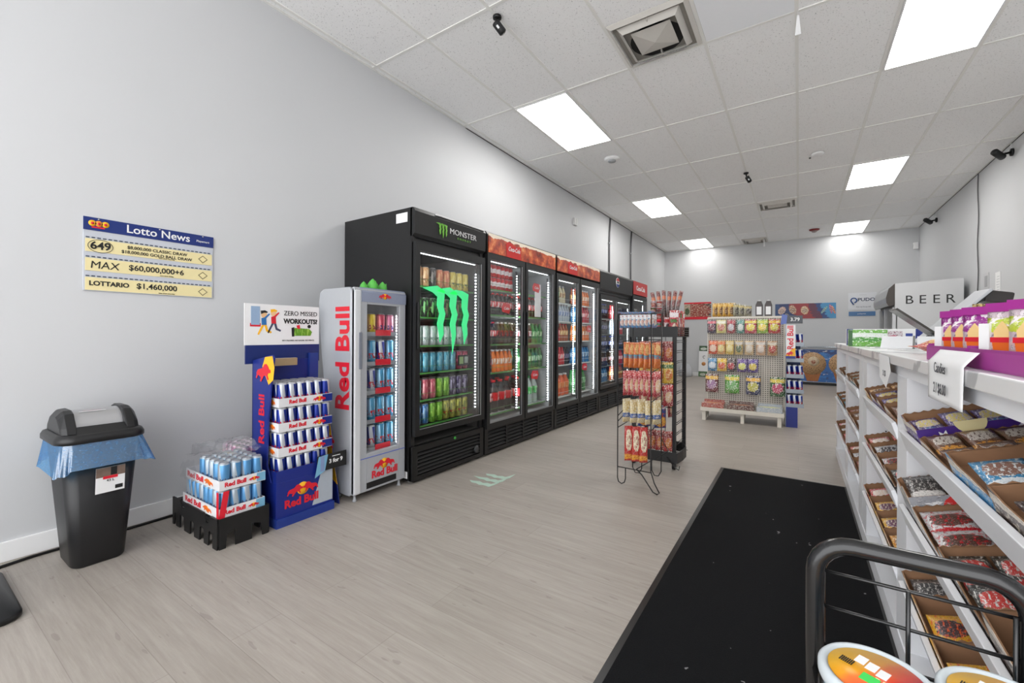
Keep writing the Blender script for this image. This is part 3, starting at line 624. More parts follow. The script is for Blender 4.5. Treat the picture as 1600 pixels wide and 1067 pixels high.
# ------------------------------------------------------------------ lottery board on the wall
t = thing('lottery_board', 'lottery jackpot board on wall above the waste bin, blue header and cream strips', 'sign', (LX, .632, 1.312), math.pi/2)
box('backing', plain('board_grey', (196, 200, 208), .35), t, 0, .604, -.008, -.001, 0, .391, .002)
box('header', plain('lotto_blue', (22, 45, 115), .4), t, 0, .604, -.011, -.008, .322, .391)
text('lettering', 'Lotto News', .062, paper, t, (.325, -.0118, .357), bold=.0006)
text('lettering', 'Playsmart', .018, paper, t, (.545, -.0118, .352))
for i, c in enumerate((yellow, plain('lotto_orange', (240, 150, 50), .4), yellow)):
    M().lathe([(.016, -.011), (.016, -.0125), (0, -.0125)], (.035+.026*i, 0, .36), 16, axis='y').build('logo_ball', c, t); M().lathe([(.007, -.0125), (.007, -.0135), (0, -.0135)], (.035+.026*i, 0, .36), 12, axis='y').build('logo_dot', red, t)
box('logo_bar', red, t, .032, .085, -.0125, -.011, .336, .343)
cream = plain('cream_strip', (236, 222, 168), .5, grain=.02)
for i, z in enumerate((.205, .103, .0)):
    st = box('jackpot_strip', cream, t, .008, .596, -.0105, -.008, z+.004, z+.072)
    tk = M()
    for k in range(26): tk.box(.01+k*.0225, .024+k*.0225, -.0105, -.008, z+.076, z+.082)
    tk.build('index_marks', plain('tick_grey', (70, 78, 95), .5), t)
    m = M(); m.prism([(.545, z+.012), (.572, z+.037), (.545, z+.06), (.52, z+.037)], -.0116, -.0107); m.build('emblem', plain('emblem_line', (120, 110, 80), .5), st); M().prism([(.545, z+.018), (.566, z+.037), (.545, z+.054), (.526, z+.037)], -.0122, -.0117).build('emblem_face', cream, st)
    text('small_print', ('next draw saturday', 'next draw friday', 'next draw saturday')[i], .010, ink, st, (.36, -.0112, z+.011))
M().tube([(.068+.05*math.cos(rad(12*i)), -.0112, .241+.034*math.sin(rad(12*i))) for i in range(30)], .0014, 5, True).build('logo_ring', ink, t)
text('lettering', '649', .056, ink, t, (.068, -.0125, .241), bold=.0012)
text('lettering', '$8,000,000 CLASSIC DRAW', .024, ink, t, (.32, -.0115, .255), bold=.0003); text('lettering', '$18,000,000 GOLD BALL DRAW', .024, ink, t, (.32, -.0115, .228), bold=.0003)
text('lettering', 'MAX', .055, ink, t, (.085, -.0115, .138), bold=.0016, shear=.1); text('lettering', '$60,000,000+6', .043, ink, t, (.315, -.0115, .142), bold=.0007)
text('lettering', 'LOTTARIO', .034, ink, t, (.105, -.0115, .04), bold=.001); text('lettering', '$1,460,000', .043, ink, t, (.315, -.0115, .042), bold=.0007)
for x in (.06, .325, .545): M().lathe([(.004, -.011), (.004, -.0135), (0, -.014)], (x, 0, .384), 10, axis='y').build('rivet', silver, t)
# ------------------------------------------------------------------ swing-lid waste bin
t = thing('waste_bin', 'black swing top waste bin with silver flap against the wall', 'waste bin', (-2.875, .62, 0))
def rr(a, b, z, c, n=5, cx=0, cy=0, bow=0):
    P = []
    for q, (sx, sy) in enumerate(((1, -1), (1, 1), (-1, 1), (-1, -1))):
        for k in range(n+1):
            an = rad(-90+90*q+90*k/n); P.append((cx+sx*(a-c)+c*math.cos(an)+(bow*(1-((sy*(b-c)+c*math.sin(an))/b)**2) if sx > 0 else 0), cy+sy*(b-c)+c*math.sin(an), z))
    return P
def loops(ls, m=None, mi=0, caps=(True, True)):
    m = m or M(); n = len(ls[0]); vs = [p for l in ls for p in l]
    fs = [(j*n+i, j*n+(i+1) % n, (j+1)*n+(i+1) % n, (j+1)*n+i) for j in range(len(ls)-1) for i in range(n)]
    if caps[0]: fs.append(tuple(reversed(range(n))))
    if caps[1]: fs.append(tuple(range((len(ls)-1)*n, len(ls)*n)))
    return m.add(vs, fs, mi, True)
loops([rr(.11, .09, 0, .03, bow=.02), rr(.115, .097, .008, .035, bow=.02), rr(.165, .140, .585, .05, bow=.02)]).build('bin_body', plain('bin_plastic', (22, 22, 24), .42, grain=.03), t)
lid = loops([rr(.17, .146, .585, .05, bow=.02), rr(.184, .160, .588, .06, bow=.02), rr(.184, .160, .606, .06, bow=.02), rr(.176, .152, .622, .055, bow=.02), rr(.150, .14, .628, .04, bow=.02)]).build('lid', plain('lid_plastic', (19, 19, 21), .38), t)
arch = lambda s, zt: [(-.148*s, .625), (-.135*s, .655), (-.088*s, zt-.012), (-.05*s, zt), (.05*s, zt), (.088*s, zt-.012), (.14*s, .655), (.158*s, .625)]
for a, b, c in ((-.138, -.118, -.085), (.085, .118, .138)):
    if a < 0: ls = [(a, .86, .70), (b, .98, .725), (c, 1, .728)]
    else: ls = [(a, 1, .728), (b, .98, .725), (c, .86, .70)]
    m = M(); n = 8; vs = [(x, y, z) for y, s, zt in ls for x, z in arch(s, zt)]
    m.add(vs, [tuple(range(n)), tuple(reversed(range(2*n, 3*n)))]+[(j*n+i, (j+1)*n+i, (j+1)*n+(i+1) % n, j*n+(i+1) % n) for j in range(2) for i in range(n)], 0, False)
    m.build('lid_cheek', plain('lid_plastic', (19, 19, 21), .38), lid, bevel=.006)
fl = M(); ns = 14; fl.add([(.105*math.cos(rad(8+164*i/ns)), y, .632+.088*math.sin(rad(8+164*i/ns))) for y in (-.086, .086) for i in range(ns+1)], [(i, i+1, ns+2+i, ns+1+i) for i in range(ns)], 0, True)
fl.build('swing_flap', silver, lid)
ap = M(); ap.prism([(-.155, .625), (.17, .625), (.118, .655), (.104, .648), (-.104, .648), (-.118, .655)], -.09, .09, 'y'); ap.build('lid_apron', plain('lid_plastic', (19, 19, 21), .38), lid, bevel=.004)
M().box(.015, .05, -.06, .035, .712, .7135).build('flap_sticker', paper, lid, rot=(0, rad(-0), 0)); M().box(.028, .036, -.045, .02, .7135, .7145).build('flap_sticker_print', red, lid)
def bagc():
    m = clear('blue_bag_film', (.28, .60, .90), .5, .2, .28, (.10, .36, .74)); return m
bag = M(); n = 72
def bagp(u, v):
    P = rr(1, 1, 0, .3, n=17); p = P[int(u*(len(P)))%len(P)]
    f = 1+.03*math.sin(u*60)+.02*math.sin(u*113+1); x = p[0]*(.172+.018*v)*(1+(f-1)*v)+(.018 if p[0] > 0 else 0); y = p[1]*(.148+.014*v)*(1+(f-1)*v)
    k = max(0, p[1])**3*max(0, p[0])**2; y += .045*v*k; dz = -.125*v-.012*v*math.sin(u*2*math.pi*2+1)-.006*v*math.sin(u*47)
    return (x, y, .586+dz)
NB = 72; bag.add([bagp(i/NB, j/8) for j in range(9) for i in range(NB)], [(j*NB+i, j*NB+(i+1) % NB, (j+1)*NB+(i+1) % NB, (j+1)*NB+i) for j in range(8) for i in range(NB)], 0, True)
bag.build('bin_liner', bagc(), t)
lb = box('product_label', paper, t, .0, .002, -.03, .075, -.06, .06); lb.location = (.175, 0, .40); lb.rotation_euler = (0, rad(4.8), rad(3))
box('label_photo', plain('label_photo', (120, 100, 88), .5, grain=.4, gs=30), lb, .002, .003, -.03, .075, .015, .06); box('label_bin', ink, lb, .003, .0035, .022, .045, .02, .058); box('label_banner', red, lb, .003, .0038, -.005, .048, .005, .018)
text('label_print', '43 L', .016, ink, lb, (.0032, .022, -.004), (math.pi/2, 0, math.pi/2)); box('label_barcode', ink, lb, .002, .003, .04, .068, -.05, -.032)
# ------------------------------------------------------------------ dark plate at the very edge of the view
t = tag(loops([rr(.27, .19, 0, .05), rr(.275, .195, .006, .055), rr(.275, .195, .018, .055), rr(.268, .188, .022, .05)]).build('floor_plate', blackm, None, (-2.72, .145, .001)), 'dark grey rounded base plate on floor at the very edge of view', 'base plate')
# ------------------------------------------------------------------ cardboard drink trays
def tray(label, X, Y, Z, wx, dy, lip=.05, light=False, group=None, words=True, side=True):
    """open printed tray: front faces -y locally; wx wide, dy deep"""
    t = thing('drink_tray', label, 'tray', (X, Y, Z), math.pi/2, group)
    m = M(); e = .003
    m.box(0, wx, 0, dy, 0, e); m.box(0, wx, 0, e, e, lip); m.box(0, wx, dy-e, dy, e, lip); m.box(0, e, e, dy-e, e, lip); m.box(wx-e, wx, e, dy-e, e, lip)
    m.build('tray', plain('tray_white', (226, 226, 228), .5, grain=.02), t)
    box('corner_print', lblue if light else rbblue, t, wx*.8, wx, -.0008, 0, .002, lip-.002)
    if words:
        text('lettering', 'Red Bull', lip*.62, red, t, (wx*.33, -.001, lip*.52), bold=.0012); bull_logo(t, wx*.74, lip*.5, wx*.24, -.0012, dy=.0006)
    if side:
        sd = box('side_print', plain('tray_white', (226, 226, 228), .5), t, -.0008, 0, .0, dy, .0, lip)
        text('lettering', 'Red Bull', lip*(.8 if dy > .3 else .55), red, sd, (-.0016, dy*.70, lip*.5), (math.pi/2, 0, -math.pi/2), bold=.0014, sx=1.5 if dy > .3 else 1.0, ext=.0004)
        o = bpy.data.objects.new('logo_mount', None)
        lg = M().lathe([(lip*.28, -.0008), (lip*.28, -.002), (0, -.002)], (0, dy*.3, lip*.5), 16, axis='x').build('sun_disc', yellow, sd)
        M().prism([(dy*.3+(px-.5)*lip*(1.9 if dy > .3 else 1.1), lip*.5+(pz-.4)*lip*.8) for px, pz in BULL], -.0032, -.0021, 'x').build('red_bull_figure', orange, sd)
        bpy.data.objects.remove(o)
    return Frame(X, Y, math.pi/2, Z)
# ------------------------------------------------------------------ energy drink floor display
G = 'energy drink floor display'
T0 = thing('drink_display', 'blue cardboard energy drink display stand stacked with trays, beside silver fridge', 'display stand', (-2.42, 1.27, 0), math.pi/2)
F = Frame(-2.42, 1.27, math.pi/2)
bb = box('base_box', rbblue, T0, 0, .35, 0, .24, .0, .25, .0015); fr = M(); fr.box(0, .35, 0, .006, .25, .315); fr.box(0, .006, .006, .24, .25, .315); fr.box(.344, .35, .006, .24, .25, .315); fr.build('tray_well', rbblue, T0)
M().prism([(.215, .062), (.347, .062), (.347, .312), (.29, .312)], -.0012, 0).build('silver_panel', plain('panel_silver', (172, 180, 190), .35), bb)
box('kick_strip', plain('strip_blue', (30, 55, 135), .35), T0, -.004, .354, -.012, .24, .0, .05)
bull_logo(bb, .155, .185, .18, -.0014); text('lettering', 'Red Bull', .062, red, bb, (.15, -.002, .115), bold=.0024)
fin = M().prism([(.035, .25), (.245, .25), (.245, .93), (.02, .97), (.005, .955), (.035, .80), (.065, .60), (.08, .35)], -.012, -.004, 'x').build('side_fin', rbblue, T0)
text('lettering', 'Red Bull', .085, red, fin, (-.0128, .135, .60), (0, rad(-90), 0) if False else (math.pi/2, 0, -math.pi/2), bold=.002).rotation_euler = (Matrix.Rotation(-math.pi/2, 4, 'Z') @ Matrix.Rotation(math.pi/2, 4, 'X') @ Matrix.Rotation(math.pi/2, 4, 'Z')).to_euler()
M().prism([(.06, .80), (.012, .83), (.0, .90), (.022, .963), (.10, .955), (.13, .90)], -.0135, -.0122, 'x').build('yellow_flash', yellow, fin)
M().prism([(.13-(px-.4)*.15, .865+(pz-.4)*.13) for px, pz in BULL], -.0155, -.0136, 'x').build('red_bull_figure', red, fin)
box('back_panel', rbblue, T0, -.012, .39, .24, .246, .0, .93); M().box(.33, .39, .225, .24, .25, .965).build('back_flap', plain('strip_blue', (30, 55, 135), .35), T0)
pb = box('push_bar', plain('bar_silver', (205, 205, 200), .35), T0, .0, .22, .18, .205, .925, .94); box('bar_front', plain('bar_tan', (170, 145, 110), .6), pb, .0, .22, .177, .18, .895, .94)
hd = box('header_card', plain('card_white', (236, 236, 236), .45, grain=.01), T0, -.055, .41, .25, .256, 1.02, 1.265); box('header_base', plain('lotto_navy', (20, 40, 105), .35), T0, -.05, .41, .2465, .256, .91, 1.02)
text('lettering', 'ZERO MISSED', .041, ink, hd, (.285, .249, 1.215), bold=.0018, sx=.9); text('lettering', 'WORKOUTS?', .041, ink, hd, (.285, .249, 1.165), bold=.0018, sx=.9); text('small_print', 'NO CALORIES. NO SUGAR. YES WINGS.', .012, ink, hd, (.27, .249, 1.045))
# the card's drawing: a can, two runners and a yellow bag, all flat print
def pr_(n, P, m, y=.2485): return M().prism(P, y, y+.0012).build(n, m, hd)
box('printed_can', plain('print_can', (150, 175, 205), .4), hd, -.02, .03, .248, .2496, 1.14, 1.25); pr_('printed_can_base', [(-.025, 1.13), (.035, 1.13), (.035, 1.15), (-.025, 1.15)], red)
def runner(x, z, s, shirt, leg, hair):
    pr_('printed_head', [(x+s*.018*math.cos(a), z+.07*1+s*s*.0+.018*math.sin(a)) for a in [rad(36*i) for i in range(10)]], plain('print_skin', (235, 190, 140), .5))
    pr_('printed_hair', [(x-.018, z+.075), (x-.02, z+.095), (x+.004, z+.098), (x+.02, z+.09), (x+.018, z+.083), (x, z+.083)], hair, .2478)
    pr_('printed_shirt', [(x-.014, z+.01), (x+.014, z+.01), (x+.012, z+.05), (x+.034, z+.075), (x+.028, z+.08), (x, z+.055), (x-.016, z+.05)], shirt, .2482)
    pr_('printed_leg', [(x-.012, z+.012), (x+.002, z+.012), (x-.015, z-.02), (x-.03, z-.05), (x-.038, z-.045), (x-.026, z-.018)], leg); pr_('printed_leg', [(x, z+.012), (x+.014, z+.012), (x+.022, z-.018), (x+.045, z-.03), (x+.04, z-.04), (x+.012, z-.028)], leg)
runner(.055, 1.13, 1, plain('print_blue', (40, 110, 175), .5), yellow, ink); runner(.112, 1.14, 1, red, plain('print_jean', (70, 75, 100), .5), yellow)
pr_('printed_bag', [(.235, 1.075), (.35, 1.075), (.36, 1.10), (.34, 1.12), (.245, 1.125), (.225, 1.11)], plain('print_lime', (215, 205, 70), .5)); pr_('printed_bag_end', [(.225, 1.07), (.24, 1.07), (.24, 1.13), (.222, 1.125)], ink, .2478); pr_('printed_bag_top', [(.26, 1.12), (.28, 1.12), (.275, 1.145), (.255, 1.14)], red, .2478); pr_('printed_ball', [(.34+.012*math.cos(rad(45*i)), 1.135+.012*math.sin(rad(45*i))) for i in range(8)], ink, .2478)
wg = M().prism([(.03, .0), (.2, .0), (.2, .6), (.16, .62), (.115, .45), (.10, .3), (.06, .15)], .415, .421, 'x').build('right_wing', rbblue, T0)
M().prism([(.045, .12), (.2, .20), (.2, .6), (.16, .62), (.115, .45), (.10, .3), (.06, .17)], .413, .415, 'x').build('yellow_flash', yellow, wg)
M().prism([(.19-(px)*.11, .38+(pz-.4)*.12) for px, pz in BULL], .411, .413, 'x').build('red_bull_figure', red, wg)
ps = thing('price_sign', 'black price sign with can picture clipped to the blue display front', 'sign', F.w(.235, -.014, .255), math.pi/2)
box('board', ink, ps, 0, .20, -.003, 0, 0, .095); M().prism([(-.015, -.03), (.05, .0), (.07, .095), (.01, .09)], -.005, -.003).build('can_backing', lblue, ps); box('can_picture', plain('print_can2', (130, 150, 190), .4), ps, .02, .045, -.0065, -.005, .0, .09)
text('figures', '3 for 9', .034, paper, ps, (.125, -.0035, .048), bold=.001); box('figure_bar', paper, ps, .10, .155, -.004, -.003, .075, .079)
for lv, z in enumerate((.252, .392, .532, .672)):
    nm = ('lowest', 'third', 'second', 'top')[lv]
    FT = tray(f'printed cardboard tray of energy cans, {nm} in the blue floor display', -2.422 if lv else -2.430, 1.285 if lv else 1.2795, z, .33, .222 if lv else .21, .05, words=lv > 0, side=lv > 0)
    for r_ in range(4):
        for c_ in range(6):
            if (lv < 3 and r_ > 0 and c_ > 0) or (lv == 0 and r_ == 3): continue
            place('rb', FT, .0315+c_*.0534, .0315+r_*.0534, .0035, f'silver and blue energy can, {ORD[r_]} row {ORD[c_]}, {nm} tray, blue floor display', f'energy cans in the {nm} display tray', spin=R.uniform(-.12, .12)+(.0 if c_ < 4 or R.random() < .5 else .9))
# ------------------------------------------------------------------ low pallet with torn trays
t = thing('plastic_pallet', 'small black plastic display pallet on floor beside the waste bin', 'pallet', (-2.42, .985, 0), math.pi/2)
FW, FD, PH = .24, .56, .148
m = M(); m.box(0, FW, 0, FD, .12, .14)
for k in range(5): m.box(0, FW, .03+k*.115, .07+k*.115, .14, PH)
m.build('deck', plain('pallet_black', (15, 15, 16), .5), t)
pm = plain('pallet_black', (15, 15, 16), .5)
M().prism([(0, .0), (.03, .0), (.035, .07), (.075, .085), (.075, .0), (.155, .0), (.155, .085), (.2, .07), (.21, .0), (FW, .0), (FW, PH+.006), (.0, PH+.006)], -.008, 0, 'y').build('front_skirt', pm, t)
S = [(0, 0), (.05, 0), (.055, .07), (.085, .08), (.095, .07), (.10, .0), (.15, .0), (.155, .07), (.185, .08), (.20, .07), (.205, .0), (.27, .0), (.275, .07), (.305, .08), (.32, .07), (.325, .0), (.40, .0), (.405, .07), (.445, .08), (.455, .07), (.46, 0), (.51, .0), (.515, .07), (.53, .07), (.54, .0), (FD, 0), (FD, PH+.006), (.46, PH+.006), (.44, PH-.03), (.40, PH-.03), (.38, PH+.006), (.16, PH+.006), (.135, PH-.035), (.10, PH-.035), (.08, PH+.006), (0, PH+.006)]
M().prism(S, -.008, 0, 'x').build('side_skirt', pm, t); M().prism(S, FW, FW+.008, 'x').build('side_skirt', pm, t)
def cans_in(FT, key, nx, ny, x0, y0, nm, skip=lambda i, j: False, rowd='row'):
    for j in range(ny):
        for i in range(nx):
            if skip(i, j): continue
            place(key, FT, x0+i*.0535, y0+j*.0536, .0035, f'{KIND[key][0]}, {ORD[j]} row {ORD[i]}, {nm}', f'cans in the {nm}', spin=R.uniform(0, 6))
FT = tray('lower sugar free energy drink tray resting on the black pallet', -2.43, .99, .1485, .224, .44, .05, True)
cans_in(FT, 'rbs', 4, 8, .0315, .0315, 'lower pallet tray', lambda i, j: i > 0 and j > 0 and i < 3)
FT = tray('upper sugar free energy drink tray, half empty, stacked over the lower one', -2.435, .995, .287, .224, .41, .05, True)
cans_in(FT, 'rbs', 4, 5, .0315, .0315, 'upper pallet tray')
for z0 in (.1485, .2865): pass
t = thing('red_strap', 'red tape strip around the corner of the lower pallet tray', 'tape', (-2.43, .99, .1485), math.pi/2)
M().prism([(.0, .0), (.028, -.0), (.05, .135), (.022, .135)], -.0035, -.0025).build('front_strip', red, t, (-.003, 0, 0)); box('side_strip', red, t, -.0035, -.0025, -.003, .02, 0, .135)
film = clear('shrink_film', (.97, .98, .99), .4, .12, .05, (.9, .91, .93))
m = M(); m.grid(lambda u, v: (-.006+.222*v+.01*math.sin(u*9+v*4), -.004+.42*u, .2+.05*math.sin(u*2.6+.4)+.005*math.sin(u*21+v*15)+.005*math.cos(v*19)-(.05 if u > .8 else 0)), 24, 14)
sf = m.build('shrink_wrap', film, None, (-2.435, .992, .245), (0, 0, math.pi/2)); tag(sf, 'torn clear shrink wrap draped over the upper pallet tray', 'plastic wrap')
m2 = M(); m2.grid(lambda u, v: (-.004-.006*math.sin(v*9), .27+.19*u, .035+.12*v-.05*u*u*v+.008*math.sin(u*17)), 12, 8); m2.build('loose_flap', film, sf)
# pale pink cans behind, on a taped case
t = thing('stock_case', 'wrapped case of drinks behind the black pallet, against the wall', 'case', (-2.76, 1.24, 0), math.pi/2); box('carton', plain('case_white', (200, 200, 202), .5), t, 0, .224, 0, .31, 0, .265, .003)
FT = tray('tray of pale pink cans on top of the case behind the pallet', -2.765, 1.243, .266, .224, .325, .04, False, words=False, side=False); cans_in(FT, 'pinkcase', 4, 5, .0315, .0305, 'pink can tray')
# ------------------------------------------------------------------ silver energy drink fridge
FX, FYY = -2.40, 1.735
t = thing('energy_drink_fridge', 'slim silver energy drink fridge between floor display and claw logo cooler', 'drinks fridge', (FX, FYY, 0), math.pi/2)
F = Frame(FX, FYY, math.pi/2); sil = plain('fridge_silver', (186, 189, 194), .35, .25, grain=.02); silw = plain('fridge_white', (214, 216, 219), .3, .1, grain=.01)
WD, HT = .43, 1.395
def prof(y, z): return (y, z)
side = [(.0, .05), (.02, .035), (.20, .035), (.22, .05), (.26, .5), (.33, .95), (.365, 1.30), (.35, 1.375), (.31, HT), (.03, HT), (.0, HT-.03)]
m = M(); m.prism(side, 0, .03, 'x'); m.prism(side, WD-.03, WD, 'x'); m.prism([(.19, .05), (.22, .05), (.26, .5), (.33, .95), (.365, 1.30), (.30, 1.30), (.25, .9), (.2, .5)], .03, WD-.03, 'x')
m.box(.03, WD-.03, .02, .33, 1.31, HT); m.box(.03, WD-.03, .02, .2, .035, .27)
m.build('cabinet_body', sil, t, bevel=.008)
m = M(); m.box(.03, .034, .03, .2, .27, 1.31); m.box(WD-.034, WD-.03, .03, .2, .27, 1.31); m.box(.034, WD-.034, .186, .19, .27, 1.31); m.build('interior_lining', lining, t)
# rounded front with a window opening
def ringp(x0, x1, z0, z1): return [(x0, z0), (x1, z0), (x1, z1), (x0, z1)]
d = M(); d.box(.0, .10, -.03, .0, .05, HT-.01); d.box(.375, WD, -.03, .0, .05, HT-.01); d.box(.10, .375, -.03, .0, .05, .30); d.box(.10, .375, -.03, .0, 1.285, HT-.01)
dr = d.build('door', plain('door_grey', (178, 181, 186), .35, .2, grain=.02), t, bevel=.003)
box('glass_pane', glass, dr, .10, .375, -.02, -.017, .30, 1.285); cs = M().prism([(.0, .045), (-.036, .05), (-.036, HT-.03), (-.02, HT-.004), (.0, HT)], 0, .052, 'x').build('corner_strip', silw, dr, bevel=.01)
M().box(.030, .056, -.040, -.03, .86, 1.10).build('handle', plain('handle_grey', (120, 124, 135), .35), dr, bevel=.006)
hz = M().prism([(0, HT-.095), (-.034, HT-.095), (-.036, HT-.03), (-.018, HT-.0), (0, HT+.002)], .055, WD, 'x').build('top_trim', plain('trim_blue_grey', (150, 158, 180), .3, .3), dr); bull_logo(hz, .24, HT-.05, .10, -.0365)
ln = M(); ln.box(.05, WD, -.0335, -.03, .268, .272); ln.build('blue_line', plain('line_blue', (80, 100, 190), .4), dr)
bull_logo(dr, .245, .205, .17, -.031); text('lettering', 'Red Bull', .066, red, dr, (.25, -.032, .145), bold=.0022)
box('vent_slot', dark, dr, .10, .35, -.0315, -.03, .065, .105)
sl = text('side_lettering', 'Red Bull', .20, red, t, (-.0012, .085, .93), bold=.006, space=1.02); sl.rotation_euler = (Matrix.Rotation(-math.pi/2, 4, 'Z') @ Matrix.Rotation(math.pi/2, 4, 'X') @ Matrix.Rotation(math.pi/2, 4, 'Z')).to_euler()
for fx in (.03, .40):
    for fy in (.0, .16): M().lathe([(.014, 0), (.014, .01), (.009, .012), (.009, .05)], (fx, fy, 0), 12).build('foot', grey, t)
lt = box('led_strip', silver, t, WD-.04, WD-.034, .01, .03, .3, 1.25); L = M()
for i in range(44): L.box(WD-.046, WD-.041, .012, .018, .31+i*.021, .318+i*.021)
L.build('led_chips', ledm, lt)
FN = 'silver fridge'
for z, sq, nm in ((1.095, [('rbred', 1), ('rbyel', 1), ('rbred', 1), ('rbpink', 1)], 'top'), (.893, [('rbl', 1), ('rbsl', 1), ('rbl', 1), ('rbsl', 1)], 'second'), (.697, [('rbl', 2), ('rbsl', 2)], 'third'), (.50, [('rbl', 1), ('rbsl', 3)], 'fourth'), (.31, [('rbl', 2), ('rbsl', 2)], 'lowest')):
    mm = M(); mm.box(.034, WD-.034, .02, .185, z-.008, z-.001); s = mm.build('shelf', clear('shelf_glass', (.9, .95, .95), .3), t)
    box('price_rail', plain('rail_grey', (150, 155, 160), .3), s, .06, WD-.04, .012, .018, z-.02, z+.008); box('price_tag', red, s, .20, .33, .0085, .0115, z-.018, z+.022)
    stock(F, .09, .385, .028, z, sq, f'{nm} shelf of {FN}', 2)
for i, (x, s, lab) in enumerate(((.17, .85, 'small green toy with dark eye on top of the silver fridge, first'), (.245, 1.25, 'tallest of three green toys on top of the silver fridge'), (.33, 1.05, 'green toy on silver fridge, the one beside claw logo cooler'))):
    tt = thing('green_toy', lab, 'toy', F.w(x, .10, HT+.001), rad(60+25*i), 'green toys on the silver fridge')
    b = M().lathe([(.0, 0), (.024*s, .002), (.031*s, .014), (.028*s, .034*s), (.017*s, .05*s), (.006*s, .062*s), (0, .066*s)], seg=18).build('body', plain('toy_green', (95, 190, 80), .6, grain=.15), tt)
    M().lathe([(.009*s, 0), (.006*s, .006), (0, .007)], (.0, .0, 0), 12).build('eye', ink, tt, (.024*s, 0, .024*s), (0, rad(80), 0)); M().prism([(-.004, 0), (.004, 0), (.0, .022*s)], -.03*s, -.024*s).build('fin', plain('toy_green', (95, 190, 80), .6), tt, (0, 0, .03*s))
# ------------------------------------------------------------------ snack packets
def pouch_mesh(w, h, d, mat, name='snack_bag', crimp=.018, hole=False, lean=0):
    m = M(); NU, NV = 10, 14
    def f(sgn):
        def g(u, v):
            e = max(0, min(1, min(v*h/crimp-1, (1-v)*h/crimp-1)/ (h/crimp*.22)))
            q = (1-(2*u-1)**4)*math.sin(min(1, e)*math.pi/2)**.8
            wob = .0022*math.sin(v*31+u*5)*math.sin(u*17) if 0 < e else 0
            xx = (u-.5)*w*(1-.05*q*(1-abs(2*v-1)))
            return (xx, sgn*(.0012+d/2*q+abs(wob)*q*1.6), v*h)
        return g
    m.grid(f(-1), NU, NV); m.grid(f(1), NU, NV)
    k = (NU+1)*(NV+1); rim = [j*(NU+1) for j in range(NV+1)]
    for a in (0, NU):
        for j in range(NV): i0, i1 = j*(NU+1)+a, (j+1)*(NU+1)+a; m.f.append([i0, i1, k+i1, k+i0]); m.m.append(0); m.s.append(False)
    for b in (0, NV):
        for i in range(NU): i0, i1 = b*(NU+1)+i, b*(NU+1)+i+1; m.f.append([i0, i1, k+i1, k+i0]); m.m.append(0); m.s.append(False)
    return m.mesh(name, [mat])
PM = {}
def bag(key, w, h, d, mat, loc, rz, label, cat, group=None, name='snack_bag', tilt=0, roll=0):
    if key not in PM: PM[key] = pouch_mesh(w, h, d, mat, name)
    o = put(name, PM[key], None, loc, (tilt, roll, rz)); return tag(o, label, cat, group)
# ------------------------------------------------------------------ black floor wire rack
WR = plain('rack_wire', (22, 22, 23), .35, .2)
rx, ry, rzr = -1.10, 3.05, rad(5)
t = thing('wire_rack', 'thin black wire floor rack of hanging snacks, before the spinner rack', 'display rack', (rx, ry, 0), rzr)
F = Frame(rx, ry, rzr); w = .235; dp = .30
def loop_foot(x): return [(x, 0, .30), (x, 0, .05), (x+.008, -.0, .022), (x+.03, -.0, .010), (x+.05, .0, .022), (x+.058, .0, .05), (x+.058, .0, .13)]
M().tube([(0, 0, 1.24), (0, 0, .3)]+loop_foot(0), .0042).build('side_wire', WR, t)
M().tube([(w, 0, 1.24), (w, 0, .13), (w+.03, -.03, .06), (w+.07, -.07, .012), (w+.06, -.09, .006), (w+.03, -.08, .015), (w-.06, -.01, .10), (w-.1, 0, .13)], .0042).build('side_wire', WR, t)
M().tube([(0, 0, .13), (w, 0, .12)], .0035).build('cross_wire', WR, t); M().tube([(0, 0, 1.24), (.04, dp, 1.26), (w+.02, dp, 1.26), (w, 0, 1.24), (0, 0, 1.24)], .0035).build('top_hoop', WR, t)
M().tube([(.04, dp, 1.26), (.04, dp, .05), (.06, dp, .012), (.09, dp, .012), (.11, dp, .05), (.11, dp, .15)], .004).build('rear_wire', WR, t); M().tube([(w+.02, dp, 1.26), (w+.02, dp, .05), (w, dp, .012), (w-.03, dp, .012), (w-.05, dp, .05), (w-.05, dp, .15)], .004).build('rear_wire', WR, t)
M().tube([(w-.1, 0, .13), (w+.1, .12, .26), (w+.02, dp, .3)], .0035).build('brace_wire', WR, t)
for z in (1.265, 1.055, .845, .635, .435):
    zz = z-.0; M().tube([(0, 0, zz-.02), (.04, dp, zz), (w+.02, dp, zz), (w, 0, zz-.02)], .003).build('tier_wire', WR, t)
for z in (.52, .56): M().tube([(0, 0, z-.06), (.04, dp, z+.02)], .003).build('tier_wire', WR, t)
blu = pack('print_bluewhite', (60, 140, 185), (230, 235, 238), (215, 205, 195), (190, 80, 60), bz=(.55, .85), bc=(.5, .35), br=(.5, .22)); orn = pack('print_orange_snack', (215, 120, 45), (60, 130, 150), (230, 195, 130), (190, 60, 30), bz=(.38, .52), bc=(.5, .75), br=(.4, .2))
redp = pack('print_red_snack', (175, 25, 40), (200, 40, 50), (225, 190, 150), (240, 225, 215), bz=(.8, .98)); cre = pack('print_cream_nut', (225, 205, 155), (60, 90, 150), (205, 180, 120), (240, 235, 220), bz=(.22, .4), bc=(.5, .7)); 
longp = pack('print_long_snack', (200, 50, 40), (225, 160, 50), (225, 215, 185), (160, 30, 40), bz=(.05, .2), bc=(.5, .6), br=(.4, .3)); blub = pack('print_blue_nut', (25, 70, 150), (215, 225, 235), (235, 175, 70), (200, 80, 60), bz=(.85, .97), bc=(.5, .3), br=(.5, .25))
